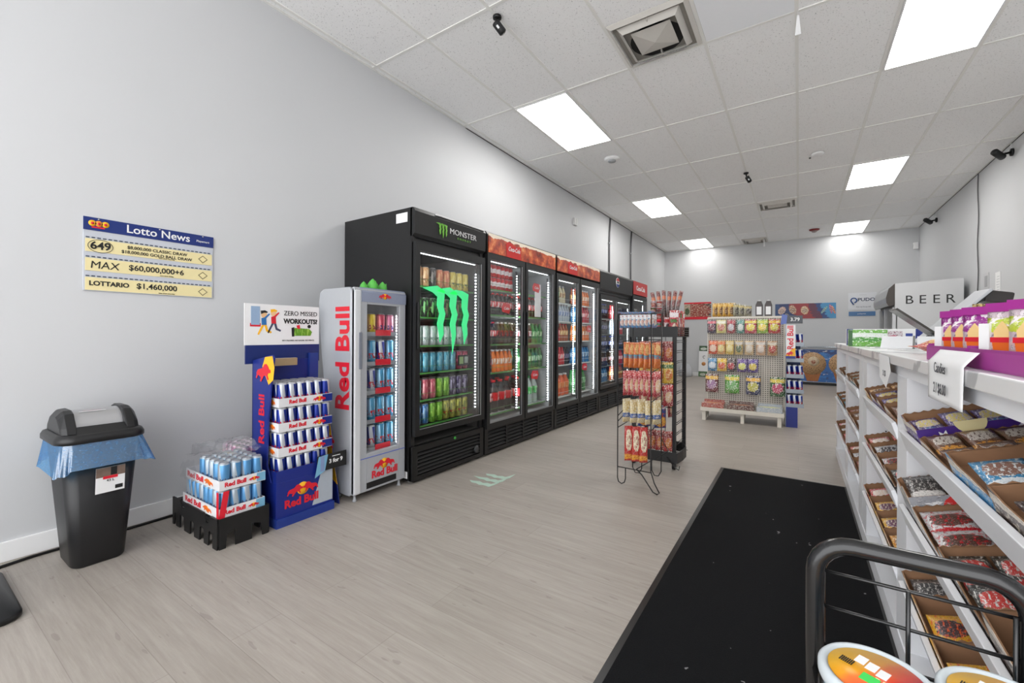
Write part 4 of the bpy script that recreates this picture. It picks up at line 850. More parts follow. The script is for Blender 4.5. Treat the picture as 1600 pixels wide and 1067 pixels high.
redj = pack('print_red_jerky', (165, 25, 30), (120, 20, 25), (200, 120, 50), (225, 200, 190)); yel = pack('print_yellow_snack', (235, 190, 50), (60, 110, 60), (215, 120, 50), (250, 235, 190))
rows = [('bluewhite', .045, .115, .012, blu, 1.145, 8, 'small blue and white packet', 'top tier'), ('bluewhite', .045, .115, .012, blu, 1.145, 8, 'small blue and white packet', 'top tier'),
        ('orange', .06, .19, .020, orn, .845, 7, 'orange snack bag with teal band', 'second tier'), ('redsn', .07, .185, .020, redp, .64, 7, 'red snack bag', 'third tier'), ('cream', .075, .175, .026, cre, .44, 5, 'cream nut bag with blue band', 'fourth tier')]
for ri, (k, bw, bh, bd, mt, z, n, ds, tr) in enumerate(rows):
    for i in range(n):
        if ri == 1: x, y = .03+i*.028, .14
        elif ri == 0: x, y = .02+i*.029, .05
        else: x, y = .035+i*(.22/(n-1)), .12+(.16/(n-1))*i*0
        bag(k, bw, bh, bd, mt, F.w(x, y, z+R.uniform(-.004, .004)), rad(58) if ri > 1 else rad(45), f"{ds}, {ORD[i]} on the {tr} of wire rack{', rear row' if ri == 1 else ''}", 'snack bag', f'{ds}s on the {tr} of the wire rack')
for i in range(3): bag('longp', .06, .26, .03, longp, F.w(.05+i*.055, .12, .15), rad(35), f'long red and yellow snack bag, {ORD[i]} on the lowest tier of wire rack', 'snack bag', 'long snack bags on the lowest tier')
# ------------------------------------------------------------------ spinner rack
sx, sy = -1.17, 3.64
t = thing('spinner_rack', 'black four post wheeled snack rack with top tray and rounded base', 'display rack', (sx, sy, 0)); F = Frame(sx, sy, 0); SW, SD = .33, .36
for (x, y) in ((0, 0), (SW, 0), (0, SD), (SW, SD)): box('post', black, t, x-.014, x+.014, y-.014, y+.014, .07, 1.08)
base = [(-.03, -.02), (SW+.03, -.02), (SW+.045, .12), (SW+.045, .24), (SW+.0, .38), (.16, .44), (0, .40), (-.03, .3)]
m = M(); n = len(base); inner = [(.165+(x-.165)*.96, .2+(y-.2)*.96) for x, y in base]
vs = [(x, y, .055) for x, y in base]+[(x, y, .14) for x, y in base]+[(x, y, .14) for x, y in inner]+[(x, y, .055) for x, y in inner]
fs = []
for q in range(4):
    for i in range(n): j = (i+1) % n; a, b = q*n, ((q+1) % 4)*n; fs.append((a+i, a+j, b+j, b+i))
m.add(vs, fs).build('base_rim', black, t)
m = M()
for i in range(8): m.box(-.01+i*.05, -.006+i*.05, 0, .38, .075, .079)
for i in range(7): m.box(-.02, SW+.03, .01+i*.06, .014+i*.06, .079, .083)
m.build('base_grille', WR, t)
for (x, y) in ((0, 0), (SW, 0), (.16, .40)):
    M().box(x-.008, x+.008, y-.012, y+.012, .035, .06).build('caster_fork', blackm, t); M().lathe([(.03, -.011), (.03, .011), (.022, .014), (0, .014)], (x, y, .031), 18, axis='x').build('caster_wheel', black, t)
M().tube([(SW-.05, -.03, .1), (SW+.02, -.05, .03), (SW+.05, -.055, .018), (SW+.055, -.05, .05)], .004).build('foot_wire', WR, t)
for i in range(11):
    z = .18+i*.085; 
    for dz in (0, .016): M().tube([(SW, 0, z+dz), (SW, SD, z+dz)], .0028, 6).build('rung_wire', WR, t)
for z in (.3, .5, .7, .9): M().tube([(0, 0, z), (SW, 0, z)], .003, 6).build('rung_wire', WR, t); M().tube([(0, 0, z), (0, SD, z)], .003, 6).build('rung_wire', WR, t)
for i in range(3): M().tube([(.06+.1*i, 0, .16), (.06+.1*i, 0, 1.08)], .0025, 6).build('rung_wire', WR, t)
m = M(); m.box(-.03, SW+.03, -.03, SD+.04, 1.075, 1.085); m.box(-.03, SW+.03, -.03, -.022, 1.085, 1.16); m.box(-.03, SW+.03, SD+.032, SD+.04, 1.085, 1.16); m.box(-.03, -.022, -.022, SD+.032, 1.085, 1.16)
m.build('top_tray', black, t)
for i in range(4): box('tray_rail', WR, t, SW+.022, SW+.03, -.022, SD+.032, 1.095+i*.018, 1.101+i*.018)
# snacks hung on the spinner
for r_, (z, n, bw, bh, mt, ds, k) in enumerate(((.88, 4, .07, .16, redj, 'dark red jerky packet', 'jerky'), (.70, 4, .08, .17, yel, 'yellow snack bag', 'yelsn'), (.52, 4, .08, .17, redp, 'red snack bag', 'redsn2'), (.335, 2, .10, .18, blub, 'blue peanut bag', 'bluenut'), (.155, 4, .07, .17, redj, 'dark red jerky packet', 'jerky'))):
    for i in range(n):
        x = .10+i*(.26/n); bag(k, bw, bh, .022, mt, F.w(x, -.050, z), rad(32+6*(i % 2)), f'{ds} on the spinner rack, {ORD[i]} across, {ORD[r_]} row', 'snack bag', 'snack bags on the spinner rack')
for r_, z in enumerate((.80, .58, .40)):
    for i in range(2): bag('redsn3', .06, .17, .03, redj if r_ else redp, F.w(SW-.06, .12+.10*i, z), rad(70), f'red snack packet inside the spinner rack frame, {ORD[i]}, {ORD[r_]} row', 'snack bag', 'packets inside the spinner rack')
# goods in the top tray
tub = thing('candy_tub', 'red square candy tub with screw lid on the spinner rack top tray', 'tub', F.w(.175, .03, 1.0855))
M().box(-.04, .04, -.035, .035, 0, .115).build('tub', pack('print_tub', (190, 35, 45), (60, 110, 60), (225, 215, 215), (150, 160, 190), bz=(.75, .9), br=(.3, .2)), tub, bevel=.01); M().lathe([(.042, .115), (.042, .135), (0, .136)], seg=20).build('lid', red, tub)
stick = pack('print_stick', (120, 30, 28), (215, 110, 50), (70, 40, 40), (210, 200, 195), bz=(.75, .85), br=(.6, .15), sp=9)
jar = thing('stick_holder', 'red holder of meat sticks on spinner rack top tray', 'holder', F.w(.23, .14, 1.0855)); M().prism([(-.05, 0), (.05, 0), (.06, .075), (-.06, .075)], -.05, .05).build('cup', pack('print_holder', (185, 30, 40), None, (230, 220, 215), (60, 90, 50)), jar)
for i in range(12):
    a = (i % 6-2.5)*.09; y = .085 if i < 6 else .12
    o = bag('stick', .022, .30, .010, stick, F.w(.175+(i % 6)*.022, y+.04+.004*(i % 2), 1.163+.004*(i % 3)), rad(30), f"thin dark meat stick fanned in the red holder, {ORD[i % 6]} in {'front' if i < 6 else 'back'} row", 'meat stick', 'meat sticks in the holder', 'meat_stick', roll=a)
mixm = [pack('print_mix_a', (190, 45, 50), (235, 225, 225), (215, 120, 90), (245, 235, 235)), pack('print_mix_b', (225, 215, 215), (190, 40, 50), (60, 60, 70), (200, 60, 60)), pack('print_mix_c', (205, 60, 80), (60, 130, 60), (240, 220, 200), (120, 30, 40)), pack('print_mix_d', (215, 150, 120), (190, 40, 50), (235, 225, 220), (160, 40, 50))]
nm4 = ['red and white', 'white and dark', 'red and green', 'peach and red']
for i in range(14):
    c = i % 4; x, y, z = (.0+.05*(i % 7), 0.012 if i < 7 else .24, 1.0855)
    if (i < 7 and .10 < x < .22) or i > 11: continue
    bag(f'mix{c}{i<7}', .060, .15 if i < 7 else .20, .016, mixm[c], F.w(x+.02, y, z), rad(50), f"{nm4[c]} candy bag standing in spinner top tray, {ORD[i % 7]}, {'front' if i < 7 else 'back'} row", 'candy bag', 'candy bags in the spinner top tray', 'candy_bag')
for i in range(6):
    c = (i*3) % 4; o = thing('candy_cup', f"{('red and white', 'white and dark', 'red and green', 'peach and red')[c]} candy cup piled above the red tub, {ORD[i]} from the lowest", 'cup', F.w(.15+.05*(i % 2), .03, 1.2225+.052*(i//2)), 0, 'candy cups above the tub')
    M().lathe([(.017, 0), (.023, .046), (.0235, .046)], seg=16).build('cup', mixm[c], o); M().lathe([(.0245, .046), (.0245, .05), (0, .051)], seg=16).build('lid', plain('cup_lid', (220, 220, 222), .3), o)
for i in range(5): bag(f'mixt{i%4}', .075, .21, .016, mixm[i % 4], F.w(SW-.012, .03+.055*i, 1.0855), rad(35), f'{nm4[i%4]} candy bag along the far rail of the spinner top tray, {ORD[i]}', 'candy bag', 'candy bags at the far rail of the spinner tray', 'candy_bag')
# ------------------------------------------------------------------ pegboard gondola
def peg_mat():
    t = NT('pegboard'); x = t.xyz(t.coord('Object')); u = t.math('FRACT', t.math('MULTIPLY', x[0], 1/.0254)); v = t.math('FRACT', t.math('MULTIPLY', x[2], 1/.0254))
    du = t.math('SUBTRACT', u, .5); dv = t.math('SUBTRACT', v, .5); d = t.math('ADD', t.math('MULTIPLY', du, du), t.math('MULTIPLY', dv, dv))
    t.col(t.mix(t.math('LESS_THAN', d, .065), (.56, .52, .46), (.06, .05, .045))); return t.fin(.6)
gx, gy = -1.02, 6.25
t = thing('pegboard_gondola', 'cream pegboard snack shelf unit standing in mid floor', 'shelf unit', (gx, gy, 0)); F = Frame(gx, gy, 0); GW = .88; gm = plain('gondola_cream', (222, 216, 204), .45, grain=.02)
box('pegboard', peg_mat(), t, .012, GW-.012, 0, .012, .14, 1.31); bk = box('pegboard', peg_mat(), t, .012, GW-.012, .058, .07, .14, 1.31)
for x in (0, GW-.012): box('upright', gm, t, x, x+.012, -.005, .075, .0, 1.33)
box('top_rail', gm, t, .012, GW-.012, -.008, .078, 1.31, 1.335); 
sh = M(); sh.box(-.04, GW+.0, -.26, -.006, .145, .165); sh.box(-.04, GW, -.262, -.255, .12, .166); sh.build('base_shelf', gm, t, bevel=.002)
box('base_shelf', gm, t, 0, GW, .08, .33, .145, .165)
for x in (.0, GW*.5, GW-.05): M().prism([(-.24, .0), (-.20, .0), (-.05, .09), (.3, .09), (.3, .145), (-.24, .145)], x-.02, x+.02, 'x').build('foot', gm, t)
GB = [(1.12, .175, [('navy pink gum bag', (50, 40, 75), (215, 90, 110), (120, 60, 80), .105), ('pale yellow candy bag', (225, 215, 130), (240, 240, 220), (205, 130, 110), .115), ('red grey candy bag', (165, 50, 65), (190, 60, 75), (200, 195, 200), .095), ('teal white candy bag', (70, 140, 130), (90, 160, 150), (215, 225, 220), .085), ('pink yellow candy bag', (200, 60, 80), (235, 215, 80), (240, 220, 90), .13), ('lime green candy bag', (150, 190, 50), (210, 215, 70), (240, 215, 90), .12), ('red yellow candy bag', (205, 40, 40), (235, 190, 40), (215, 200, 60), .125)]),
      (.845, .18, [('orange red gummy bag', (220, 80, 50), (235, 120, 70), (235, 200, 180), .105), ('orange gummy bag', (225, 165, 100), (230, 120, 50), (235, 215, 140), .095), ('yellow gummy bag', (230, 195, 90), (225, 205, 150), (235, 220, 150), .095), ('small tan gummy bag', (210, 180, 110), (205, 200, 195), (90, 110, 80), .09), ('pale gummy bag', (225, 195, 150), (205, 200, 195), (215, 205, 190), .10), ('pale orange gummy bag', (220, 175, 140), (205, 200, 195), (215, 200, 190), .105), ('brown mixed gummy bag', (190, 140, 90), (205, 195, 180), (180, 60, 50), .105)]),
      (.625, .17, [('blue candy bag', (50, 135, 185), (60, 145, 195), (210, 225, 235), .11), ('bright yellow candy bag', (235, 190, 30), (240, 200, 40), (215, 90, 40), .115), ('black red candy bag', (50, 35, 45), (60, 45, 50), (180, 50, 60), .105), ('purple white candy bag', (90, 60, 140), (110, 80, 160), (225, 225, 120), .115), ('deep purple candy bag', (85, 55, 150), (95, 65, 160), (225, 200, 80), .115)]),
      (.345, .235, [('maroon yellow big bag', (110, 35, 50), (235, 185, 60), (170, 130, 170), .155), ('lime green big bag', (85, 175, 50), (230, 210, 80), (130, 190, 120), .165), ('navy yellow big bag', (45, 60, 110), (235, 180, 60), (200, 195, 90), .16), ('dark green big bag', (35, 100, 45), (225, 200, 60), (200, 70, 110), .16)])]
XP = [[.0, .11, .235, .35, .44, .575, .70], [.02, .12, .22, .33, .44, .565, .69], [.01, .12, .235, .355, .475], [-.02, .215, .455, .72]]
rn = ['top row', 'second row', 'third row', 'lowest row']
for r_, (z, h, items) in enumerate(GB):
    for i, (ds, b, bd, bl, wd) in enumerate(items):
        mt = pack('print_'+ds.replace(' ', '_'), b, bd, bl, (245, 240, 235) if r_ != 1 else (235, 225, 205), sp=7); x = XP[r_][i]+wd/2+.005
        o = bag('g'+ds, wd, h, .04, mt, F.w(x, -.045, z), 0, f'{ds} hanging on the pegboard, {rn[r_]}, {ORD[i]}', 'candy bag', None, 'candy_bag')
        M().tube([(0, .043, h+.004), (0, .0, h+.004), (0, -.03, h+.006), (0, -.034, h+.014)], .0022, 6).build('peg_hook', chrome, o); 
        for j in range(1): bag('g'+ds, wd, h, .04, mt, F.w(x+.004, -.0, z+.003), 0, f'{ds} behind the first, on the pegboard, {rn[r_]}, {ORD[i]}', 'candy bag', None, 'candy_bag') if False else None
for i, (x, w_, c1, c2, ds) in enumerate(((-.03, .26, (170, 60, 40), (225, 140, 70), 'red brown'), (.265, .30, (90, 45, 35), (190, 110, 70), 'dark chocolate brown'), (.59, .27, (175, 185, 195), (225, 230, 150), 'silver blue'))):
    o = thing('candy_carton', f'{ds} flat carton on the base shelf of pegboard unit', 'carton', F.w(x, -.23, .166))
    box('carton', pack(f'print_carton{i}', c1, None, c2, (230, 225, 215), ax=(0, 1), br=(.4, .3)), o, 0, w_, 0, .17, 0, .055, .003); box('raised_flap', pack(f'print_carton{i}', c1), o, .01, w_-.01, .16, .165, .055, .085)
for i in range(7):
    ds = 'golden yellow chip bag' if i < 4 else 'grey gold chip bag'
    mt = pack('print_chips_a', (215, 160, 40), (235, 190, 70), (140, 100, 70), (250, 235, 200)) if i < 4 else pack('print_chips_b', (150, 145, 120), (205, 185, 110), (90, 85, 80), (235, 230, 220))
    bag('chips'+str(i), .12, .18-.014*max(0, i-3), .03, mt, F.w(.10+i*.062, .035, 1.3385), rad(50), f'{ds} leaning on top of pegboard unit, {ORD[i]}', 'chip bag', 'chip bags on the pegboard unit', 'chip_bag', tilt=0, roll=rad(0))
for i in range(2):
    o = thing('drink_carton', f"dark and white gable carton on pegboard unit top, {'beside the chip bags' if i == 0 else 'nearer the ice cream poster'}", 'carton', F.w(.56+.10*i, .0, 1.336)); 
    M().prism([(0, 0), (.078, 0), (.078, .14), (.062, .19), (.02, .19), (0, .14)], 0, .07).build('body', plain('carton_dark', (60, 50, 48), .4), o); box('white_label', paper, o, .012, .066, -.001, 0, .02, .12); M().prism([(.02, .19), (.062, .19), (.05, .205), (.03, .205)], .025, .045).build('cap', paper, o)
# ------------------------------------------------------------------ energy drink rack on the gondola end
ex, ey = -.125, 6.12
t = thing('energy_drink_rack', 'slim blue and grey energy drink rack at the end of the pegboard unit', 'display rack', (ex, ey, 0)); F = Frame(ex, ey, 0); gr = plain('rack_grey', (150, 158, 168), .4, .2)
box('base', rbblue, t, .0, .115, -.01, .26, 0, .24, .002); box('rear_panel', plain('rack_blue', (45, 65, 120), .4), t, 0, .14, .262, .27, .24, 1.1)
for x in (-.008, ): box('side_panel', gr, t, x, x+.006, .0, .27, 0, 1.12)
RZ = (.25, .42, .60, .79, .98)
for i, z in enumerate(RZ):
    m = M(); m.box(0, .175, .0, .26, z, z+.006); m.box(0, .175, -.004, .0, z-.012, z+.035); m.box(.171, .175, .0, .26, z, z+.035); m.build('tray_shelf', gr, t)
    nm = ('lowest', 'fourth', 'third', 'second', 'top')[i]
    for c_ in range(3):
        for r_ in range(2): place('rb', F, .0285+c_*.0545, .03+r_*.055, z+.0065, f'silver and blue energy can, {nm} tray of gondola end rack, {ORD[r_]} row, {ORD[c_]}', f'cans in the {nm} tray of the end rack', spin=.3)
sg = thing('vertical_sign', 'white vertical energy drink sign with yellow foot on the end rack', 'sign', F.w(-.005, -.02, .83)); box('board', paper, sg, 0, .095, -.004, 0, 0, .39)
tx = text('lettering', 'Red Bull', .085, red, sg, (.047, -.005, .24), bold=.002); tx.rotation_euler = (Matrix.Rotation(-math.pi/2, 4, 'Y') @ Matrix.Rotation(math.pi/2, 4, 'X')).to_euler()
M().prism([(0, 0), (.095, 0), (.095, .12), (.06, .10), (0, .03)], -.0055, -.004).build('yellow_foot', yellow, sg); M().prism([(0.005+px*.07, .02+pz*.07) for px, pz in BULL], -.007, -.0056).build('red_bull_figure', red, sg); box('blue_foot', rbblue, sg, 0, .095, -.0075, -.0055, -.01, .02)
sg = thing('price_sign', 'dark grey price sign above the white vertical sign on the end rack', 'sign', F.w(-.03, -.025, 1.235)); box('board', plain('sign_grey', (70, 73, 80), .4), sg, 0, .19, -.004, 0, 0, .095); M().prism([(-.03, -.01), (.03, .0), (.04, .1), (-.015, .115)], -.006, -.004).build('can_picture', plain('print_can3', (90, 110, 180), .4), sg); text('figures', '3.79', .055, paper, sg, (.115, -.005, .048), bold=.001)
box('sign_post', gr, sg, .02, .03, .0, .006, -.15, .09)
# ------------------------------------------------------------------ candy counter: cabinets, worktop
cabm = plain('cabinet_white', (232, 233, 236), .38, grain=.008); CX = .29; TH = rad(17)
def marble():
    t = NT('marble_top'); o = t.coord('Object'); d = t.noise(o, 1.6, 5, .6, 'Color'); v = t.n('VectorMath', operation='ADD'); t.l(o, v.inputs[0]); t.l(d, v.inputs[1])
    w = t.n('TexWave'); w.inputs['Scale'].default_value = 1.1; w.inputs['Distortion'].default_value = 5; w.inputs['Detail'].default_value = 3; t.l(v.outputs[0], w.inputs[0]); w.bands_direction = 'DIAGONAL'
    c = t.ramp(w.outputs[0], [(0, (.80, .80, .80)), (.86, (.78, .78, .78)), (.97, (.45, .46, .47))]); t.col(c); return t.fin(.25)
LIPZ = (.745, .505, .255)
def cabinet(label, y0, y1, stiles, bays):
    """y0 near end, y1 far end; stiles: (ya, yb); bays: (ya, yb) openings"""
    t = thing('display_cabinet', label, 'cabinet', (CX, y0, 0)); L = lambda y: y-y0; D = .46
    for a, b in stiles: box('stile', cabm, t, 0, .022, L(a), L(b), .03, .955)
    box('back_panel', cabm, t, D-.01, D, L(y0), L(y1), .03, .985); box('top_rail', cabm, t, .002, .022, L(y0), L(y1), .955, .99); box('kick_board', cabm, t, -.004, .016, L(y0), L(y1), 0, .075)
    box('bottom_board', cabm, t, .016, D-.01, L(y0), L(y1), .06, .075); box('top_board', cabm, t, .022, D-.01, L(y0), L(y1), .97, .985)
    for a, b in bays:
        for y, s in ((a, -1), (b, 1)):
            sd = box('side_panel', cabm, t, .022, D-.01, L(y)+(0 if s > 0 else -.016), L(y)+(.016 if s > 0 else 0), .075, .97)
            m = M()
            for xx in (.075, .38):
                for i in range(14): m.box(xx-.003, xx+.003, L(y)-.0006 if s > 0 else L(y), L(y) if s > 0 else L(y)+.0006, .13+i*.06, .136+i*.06)
            m.build('shelf_pin_hole', dark, sd)
        for z in LIPZ:
            sh = M().box(0, .42, L(a)+.002, L(b)-.002, -.016, 0).build('shelf', cabm, t, (.008, 0, z), (0, -TH, 0)); M().box(-.014, 0, L(a)-.01, L(b)+.01, -.018, .045).build('shelf_lip', cabm, sh, bevel=.002)
    return t
cabinet('white candy shelf cabinet with tilted shelves, near one by the wire cart', .80, 3.0, [(.80, .86), (1.86, 2.02), (2.84, 3.0)], [(.86, 1.86), (2.02, 2.84)])
cabinet('white candy shelf cabinet with tilted shelves, far one beyond the mat end', 3.01, 4.95, [(3.01, 3.18), (3.85, 4.03), (4.86, 4.95)], [(3.18, 3.85), (4.03, 4.86)])
t = thing('counter_worktop', 'white marble look worktop running over both candy cabinets', 'worktop', (CX-.018, .78, .991)); M().box(0, .72, 0, 4.19, 0, .034).build('slab', marble(), t, bevel=.003)
# ------------------------------------------------------------------ cartons of bars on the tilted shelves
BARM = {}
def slope(z): return Matrix.Translation((CX+.008, 0, z)) @ Matrix.Rotation(-TH, 4, 'Y')
bc = dict(purple=((75, 45, 130), (60, 130, 190), (225, 205, 120), (200, 190, 225)), brown=((120, 72, 40), (215, 150, 60), (205, 195, 185), (85, 50, 30)), blue=((60, 150, 200), (225, 232, 235), (150, 110, 95), (235, 240, 240)), dark=((60, 42, 40), (95, 70, 65), (45, 30, 30), (150, 130, 125)),
          kit=((225, 222, 222), (200, 30, 40), (90, 60, 50), (190, 30, 40)), blackred=((35, 40, 38), (175, 45, 45), (200, 60, 55), (215, 215, 210)), yellow=((240, 180, 30), (245, 190, 40), (70, 45, 50), (225, 90, 40)), mblack=((70, 62, 60), (225, 220, 215), (40, 36, 36), (190, 185, 180)),
          red=((205, 30, 35), (220, 50, 50), (235, 215, 200), (240, 235, 230)), teal=((50, 150, 165), (90, 180, 190), (220, 225, 225), (200, 60, 60)), gold=((220, 150, 45), (240, 175, 50), (110, 75, 60), (240, 220, 180)), caram=((245, 185, 45), (225, 130, 50), (110, 60, 90), (235, 225, 205)),
          silverw=((205, 205, 208), (225, 60, 60), (60, 55, 60), (240, 240, 240)), pink=((215, 90, 110), (235, 150, 160), (235, 225, 225), (240, 240, 240)), redbrown=((150, 50, 40), (200, 70, 50), (110, 60, 40), (230, 200, 170)))
PRN = dict(purple=(70, 38, 128), brown=(150, 100, 55), blue=(60, 150, 205), dark=(70, 50, 46), kit=(228, 226, 226), blackred=(45, 38, 38), yellow=(245, 180, 25), mblack=(80, 70, 68), red=(210, 35, 40), teal=(50, 150, 165), gold=(235, 180, 60), caram=(245, 190, 50), silverw=(170, 172, 178), pink=(220, 100, 120), redbrown=(165, 60, 45))
NICE = dict(purple='purple', brown='brown and gold', blue='blue', dark='dark brown', kit='white and red', blackred='black and red', yellow='bright yellow', mblack='charcoal', red='red', teal='teal', gold='gold', caram='orange yellow', silverw='silver grey', pink='pink', redbrown='red brown')
def carton(kind, ya, yb, z, where, n=5, fh=.045, bh=.085, lw=.36, ins=.03, wordmark=None, cont=None, bl=None):
    """open display carton: high back on the +y side, low printed front on the -y side"""
    S = slope(z); w = yb-ya; k = NICE[kind]
    t = thing('candy_carton', f'{k} open candy carton, {where}', 'carton'); t.matrix_world = S @ Matrix.Translation((.004, ya, .0005)); e = .0025
    m = M(); m.box(0, lw, 0, w, 0, e); m.box(0, lw, w-e, w, e, bh)
    for x in (0, lw-e): m.prism([(0, e), (w, e), (w, bh), (w*.72, bh*.85), (w*.4, fh*1.15), (0, fh)], x, x+e, 'x')
    m.box(0, lw, 0, e, e, fh); m.box(e, lw-e, e, w-e, e, ins); m.build('carton_body', card, t)
    # torn perforated edge
    tz = M(); 
    for i in range(16): tz.prism([(lw*i/16, bh-.001), (lw*(i+1)/16, bh-.001), (lw*(i+.5)/16, bh+.004)], w-e, w, 'y')
    tz.build('torn_edge', card, t)
    pm = pack('carton_'+kind, PRN[kind], None, bc[kind][1], bc[kind][3], ax=(0, 2), br=(.12, .5), bc=(.3, .5), sp=5) if kind not in ('purple',) else plain('carton_purple', PRN[kind], .4)
    fr = box('printed_front', pm, t, 0, lw, -.0012, 0, 0, fh)
    for x0 in (-.0012,): M().prism([(0, 0), (w, 0), (w, bh), (w*.72, bh*.85), (w*.4, fh*1.15), (0, fh)], x0, x0+.0012, 'x').build('printed_side', pack('cartonside_'+kind, PRN[kind], (225, 215, 200), None, (200, 190, 175), ax=(1, 2)), t)
    if wordmark: text('lettering', wordmark[0], wordmark[1], wordmark[2], fr, (lw*wordmark[3], -.002, fh*.6), bold=.0006, shear=wordmark[4] if len(wordmark) > 4 else 0)
    c = cont or kind; mt = pack('bar_'+c, *bc[c], ax=(0, 2), bz=(.1, .28), bc=(.5, .58), br=(.42, .24), sp=7); bw = (lw-.012)/n; L_ = bl or min(.14, w*.92-.008 if w <= .25 else w*.46)
    key = ('bar', c, round(bw, 3), round(L_, 3))
    if key not in PM: PM[key] = pouch_mesh(bw*.9, L_, .016, mt, 'candy_bar', .012)
    for row in range(2 if w > .25 and not bl else 1):
        for i in range(n):
            o = put('candy_bar', PM[key]); lift = R.uniform(.20, .30) if L_ < .13 else R.uniform(.14, .24)
            o.matrix_world = t.matrix_world @ Matrix.Translation((.006+bw*(i+.5), .006+row*(w*.47), ins+.010+row*.008)) @ Matrix.Rotation(R.uniform(-.02, .02), 4, 'Z') @ Matrix.Rotation(-math.pi/2+lift, 4, 'X')
            tag(o, f'{NICE[c]} candy bar, {ORD[i]} from lip{", rear row" if row else ""}, {where}', 'candy bar', f'bars in the {k} carton, {where}')
    return fr, t
W1 = 'top shelf, nearest bay'
fr, _ = carton('purple', 1.665, 1.845, LIPZ[0], f'first carton, {W1}', 5, fh=.078, bh=.095, cont='purple', ins=.045, wordmark=('Cadbury', .045, plain('mark_white', (225, 220, 235), .5), .74, .3))
M().prism([(.115+.034*math.cos(rad(a)), .088+.036*math.sin(rad(a))) for a in range(180, 361, 18)], -.0026, -.0013).build('printed_moon', cream, fr)
M().prism([(.055+.020*math.cos(rad(a))*(1 if i % 2 else .55), .048+.022*math.sin(rad(a))*(1 if i % 2 else .55)) for i, a in enumerate(range(0, 360, 24))], -.0026, -.0013).build('printed_leaf', paper, fr)
carton('brown', 1.365, 1.655, LIPZ[0], f'second carton, {W1}', 5, cont='brown', ins=.02, fh=.034, bh=.058)
carton('blue', 1.11, 1.355, LIPZ[0], f'third carton, {W1}', 4, fh=.06, bh=.085, ins=.052, lw=.36)
carton('dark', .88, 1.10, LIPZ[0], f'fourth carton, {W1}', 4, fh=.06, bh=.085, ins=.04)
W2 = 'middle shelf, nearest bay'
carton('silverw', 1.70, 1.845, LIPZ[1], f'first carton, {W2}', 4, fh=.115, bh=.13, cont='mblack', ins=.09, wordmark=('20 BARS', .045, plain('mark_blue', (45, 70, 150), .5), .4))
carton('kit', 1.43, 1.69, LIPZ[1], f'second carton, {W2}', 3, fh=.05, bh=.09, ins=.03, cont='kit')
carton('blackred', 1.12, 1.42, LIPZ[1], f'third carton, {W2}', 5, fh=.045, bh=.085, ins=.03)
carton('dark', .88, 1.11, LIPZ[1], f'fourth carton, {W2}', 4, fh=.06, bh=.10, ins=.03)
W3 = 'bottom shelf, nearest bay'
carton('mblack', 1.70, 1.845, LIPZ[2], f'first carton, {W3}', 4, fh=.04, bh=.085, ins=.03)
carton('yellow', 1.48, 1.69, LIPZ[2], f'second carton, {W3}', 4, fh=.05, bh=.085, ins=.03)
carton('yellow', 1.26, 1.47, LIPZ[2], f'third carton, {W3}', 4, fh=.045, bh=.085, ins=.03)
carton('redbrown', 1.04, 1.25, LIPZ[2], f'fourth carton, {W3}', 4, fh=.05, bh=.085, cont='red')
carton('brown', .88, 1.03, LIPZ[2], f'fifth carton, {W3}', 4)
for W_, z, ks, (a, b) in (('top shelf, second bay', LIPZ[0], ('gold', 'purple', 'purple', 'brown'), (2.03, 2.83)), ('middle shelf, second bay', LIPZ[1], ('red', 'silverw', 'kit', 'blackred'), (2.03, 2.83)), ('bottom shelf, second bay', LIPZ[2], ('red', 'caram', 'caram', 'gold'), (2.03, 2.83)),
                          ('top shelf, third bay', LIPZ[0], ('brown', 'teal', 'silverw'), (3.2, 3.84)), ('middle shelf, third bay', LIPZ[1], ('redbrown', 'brown', 'silverw'), (3.2, 3.84)), ('bottom shelf, third bay', LIPZ[2], ('red', 'silverw', 'redbrown'), (3.2, 3.84)),
                          ('middle shelf, farthest bay', LIPZ[1], ('teal', 'blue', 'teal'), (4.06, 4.8)), ('bottom shelf, farthest bay', LIPZ[2], ('pink', 'silverw', 'red'), (4.06, 4.8)), ('top shelf, farthest bay', LIPZ[0], ('mblack', 'silverw'), (4.06, 4.5))):
    n = len(ks); p = (b-a)/n
    for i, k in enumerate(ks):   # first is farthest from the cart end
        carton(k, b-(i+1)*p+.006, b-i*p-.004, z, f'{ORD[i]} carton, {W_}', 3 if a > 3 else 4, fh=.04+.01*(i % 2), bh=.08, ins=.034, bl=.12)
# ------------------------------------------------------------------ goods on the worktop
WT = 1.0255
t = thing('candy_box', 'green candy box standing on the worktop far end', 'candy box', (.265, 3.50, WT))
gb = box('box', pack('print_green_box', (110, 185, 60), (225, 235, 225), (70, 150, 50), (220, 235, 210), bz=(.35, .8), br=(.5, .15)), t, 0, .19, 0, .06, 0, .105, .002); text('lettering', 'MIKE and IKE', .026, paper, gb, (.10, -.001, .066), bold=.001, shear=.2); box('dark_end', plain('box_green_dark', (40, 95, 40), .4), gb, .0, .02, -.001, 0, .002, .103)
t = thing('candy_box', 'long white and blue candy box behind the green box', 'candy box', (.285, 3.90, WT))
gb = box('box', paper, t, 0, .40, 0, .07, 0, .115, .002); box('blue_end', rbblue, gb, 0, .035, -.001, 0, 0, .115); box('blue_end', rbblue, gb, .365, .40, -.001, 0, 0, .115); box('printed_picture', pack('print_swirl', (225, 215, 220), None, (190, 60, 90), (120, 40, 60)), gb, .20, .30, -.0015, 0, .01, .10); box('blue_mark', plain('mark_blue', (45, 70, 150), .5), gb, .315, .35, -.0015, 0, .03, .085)
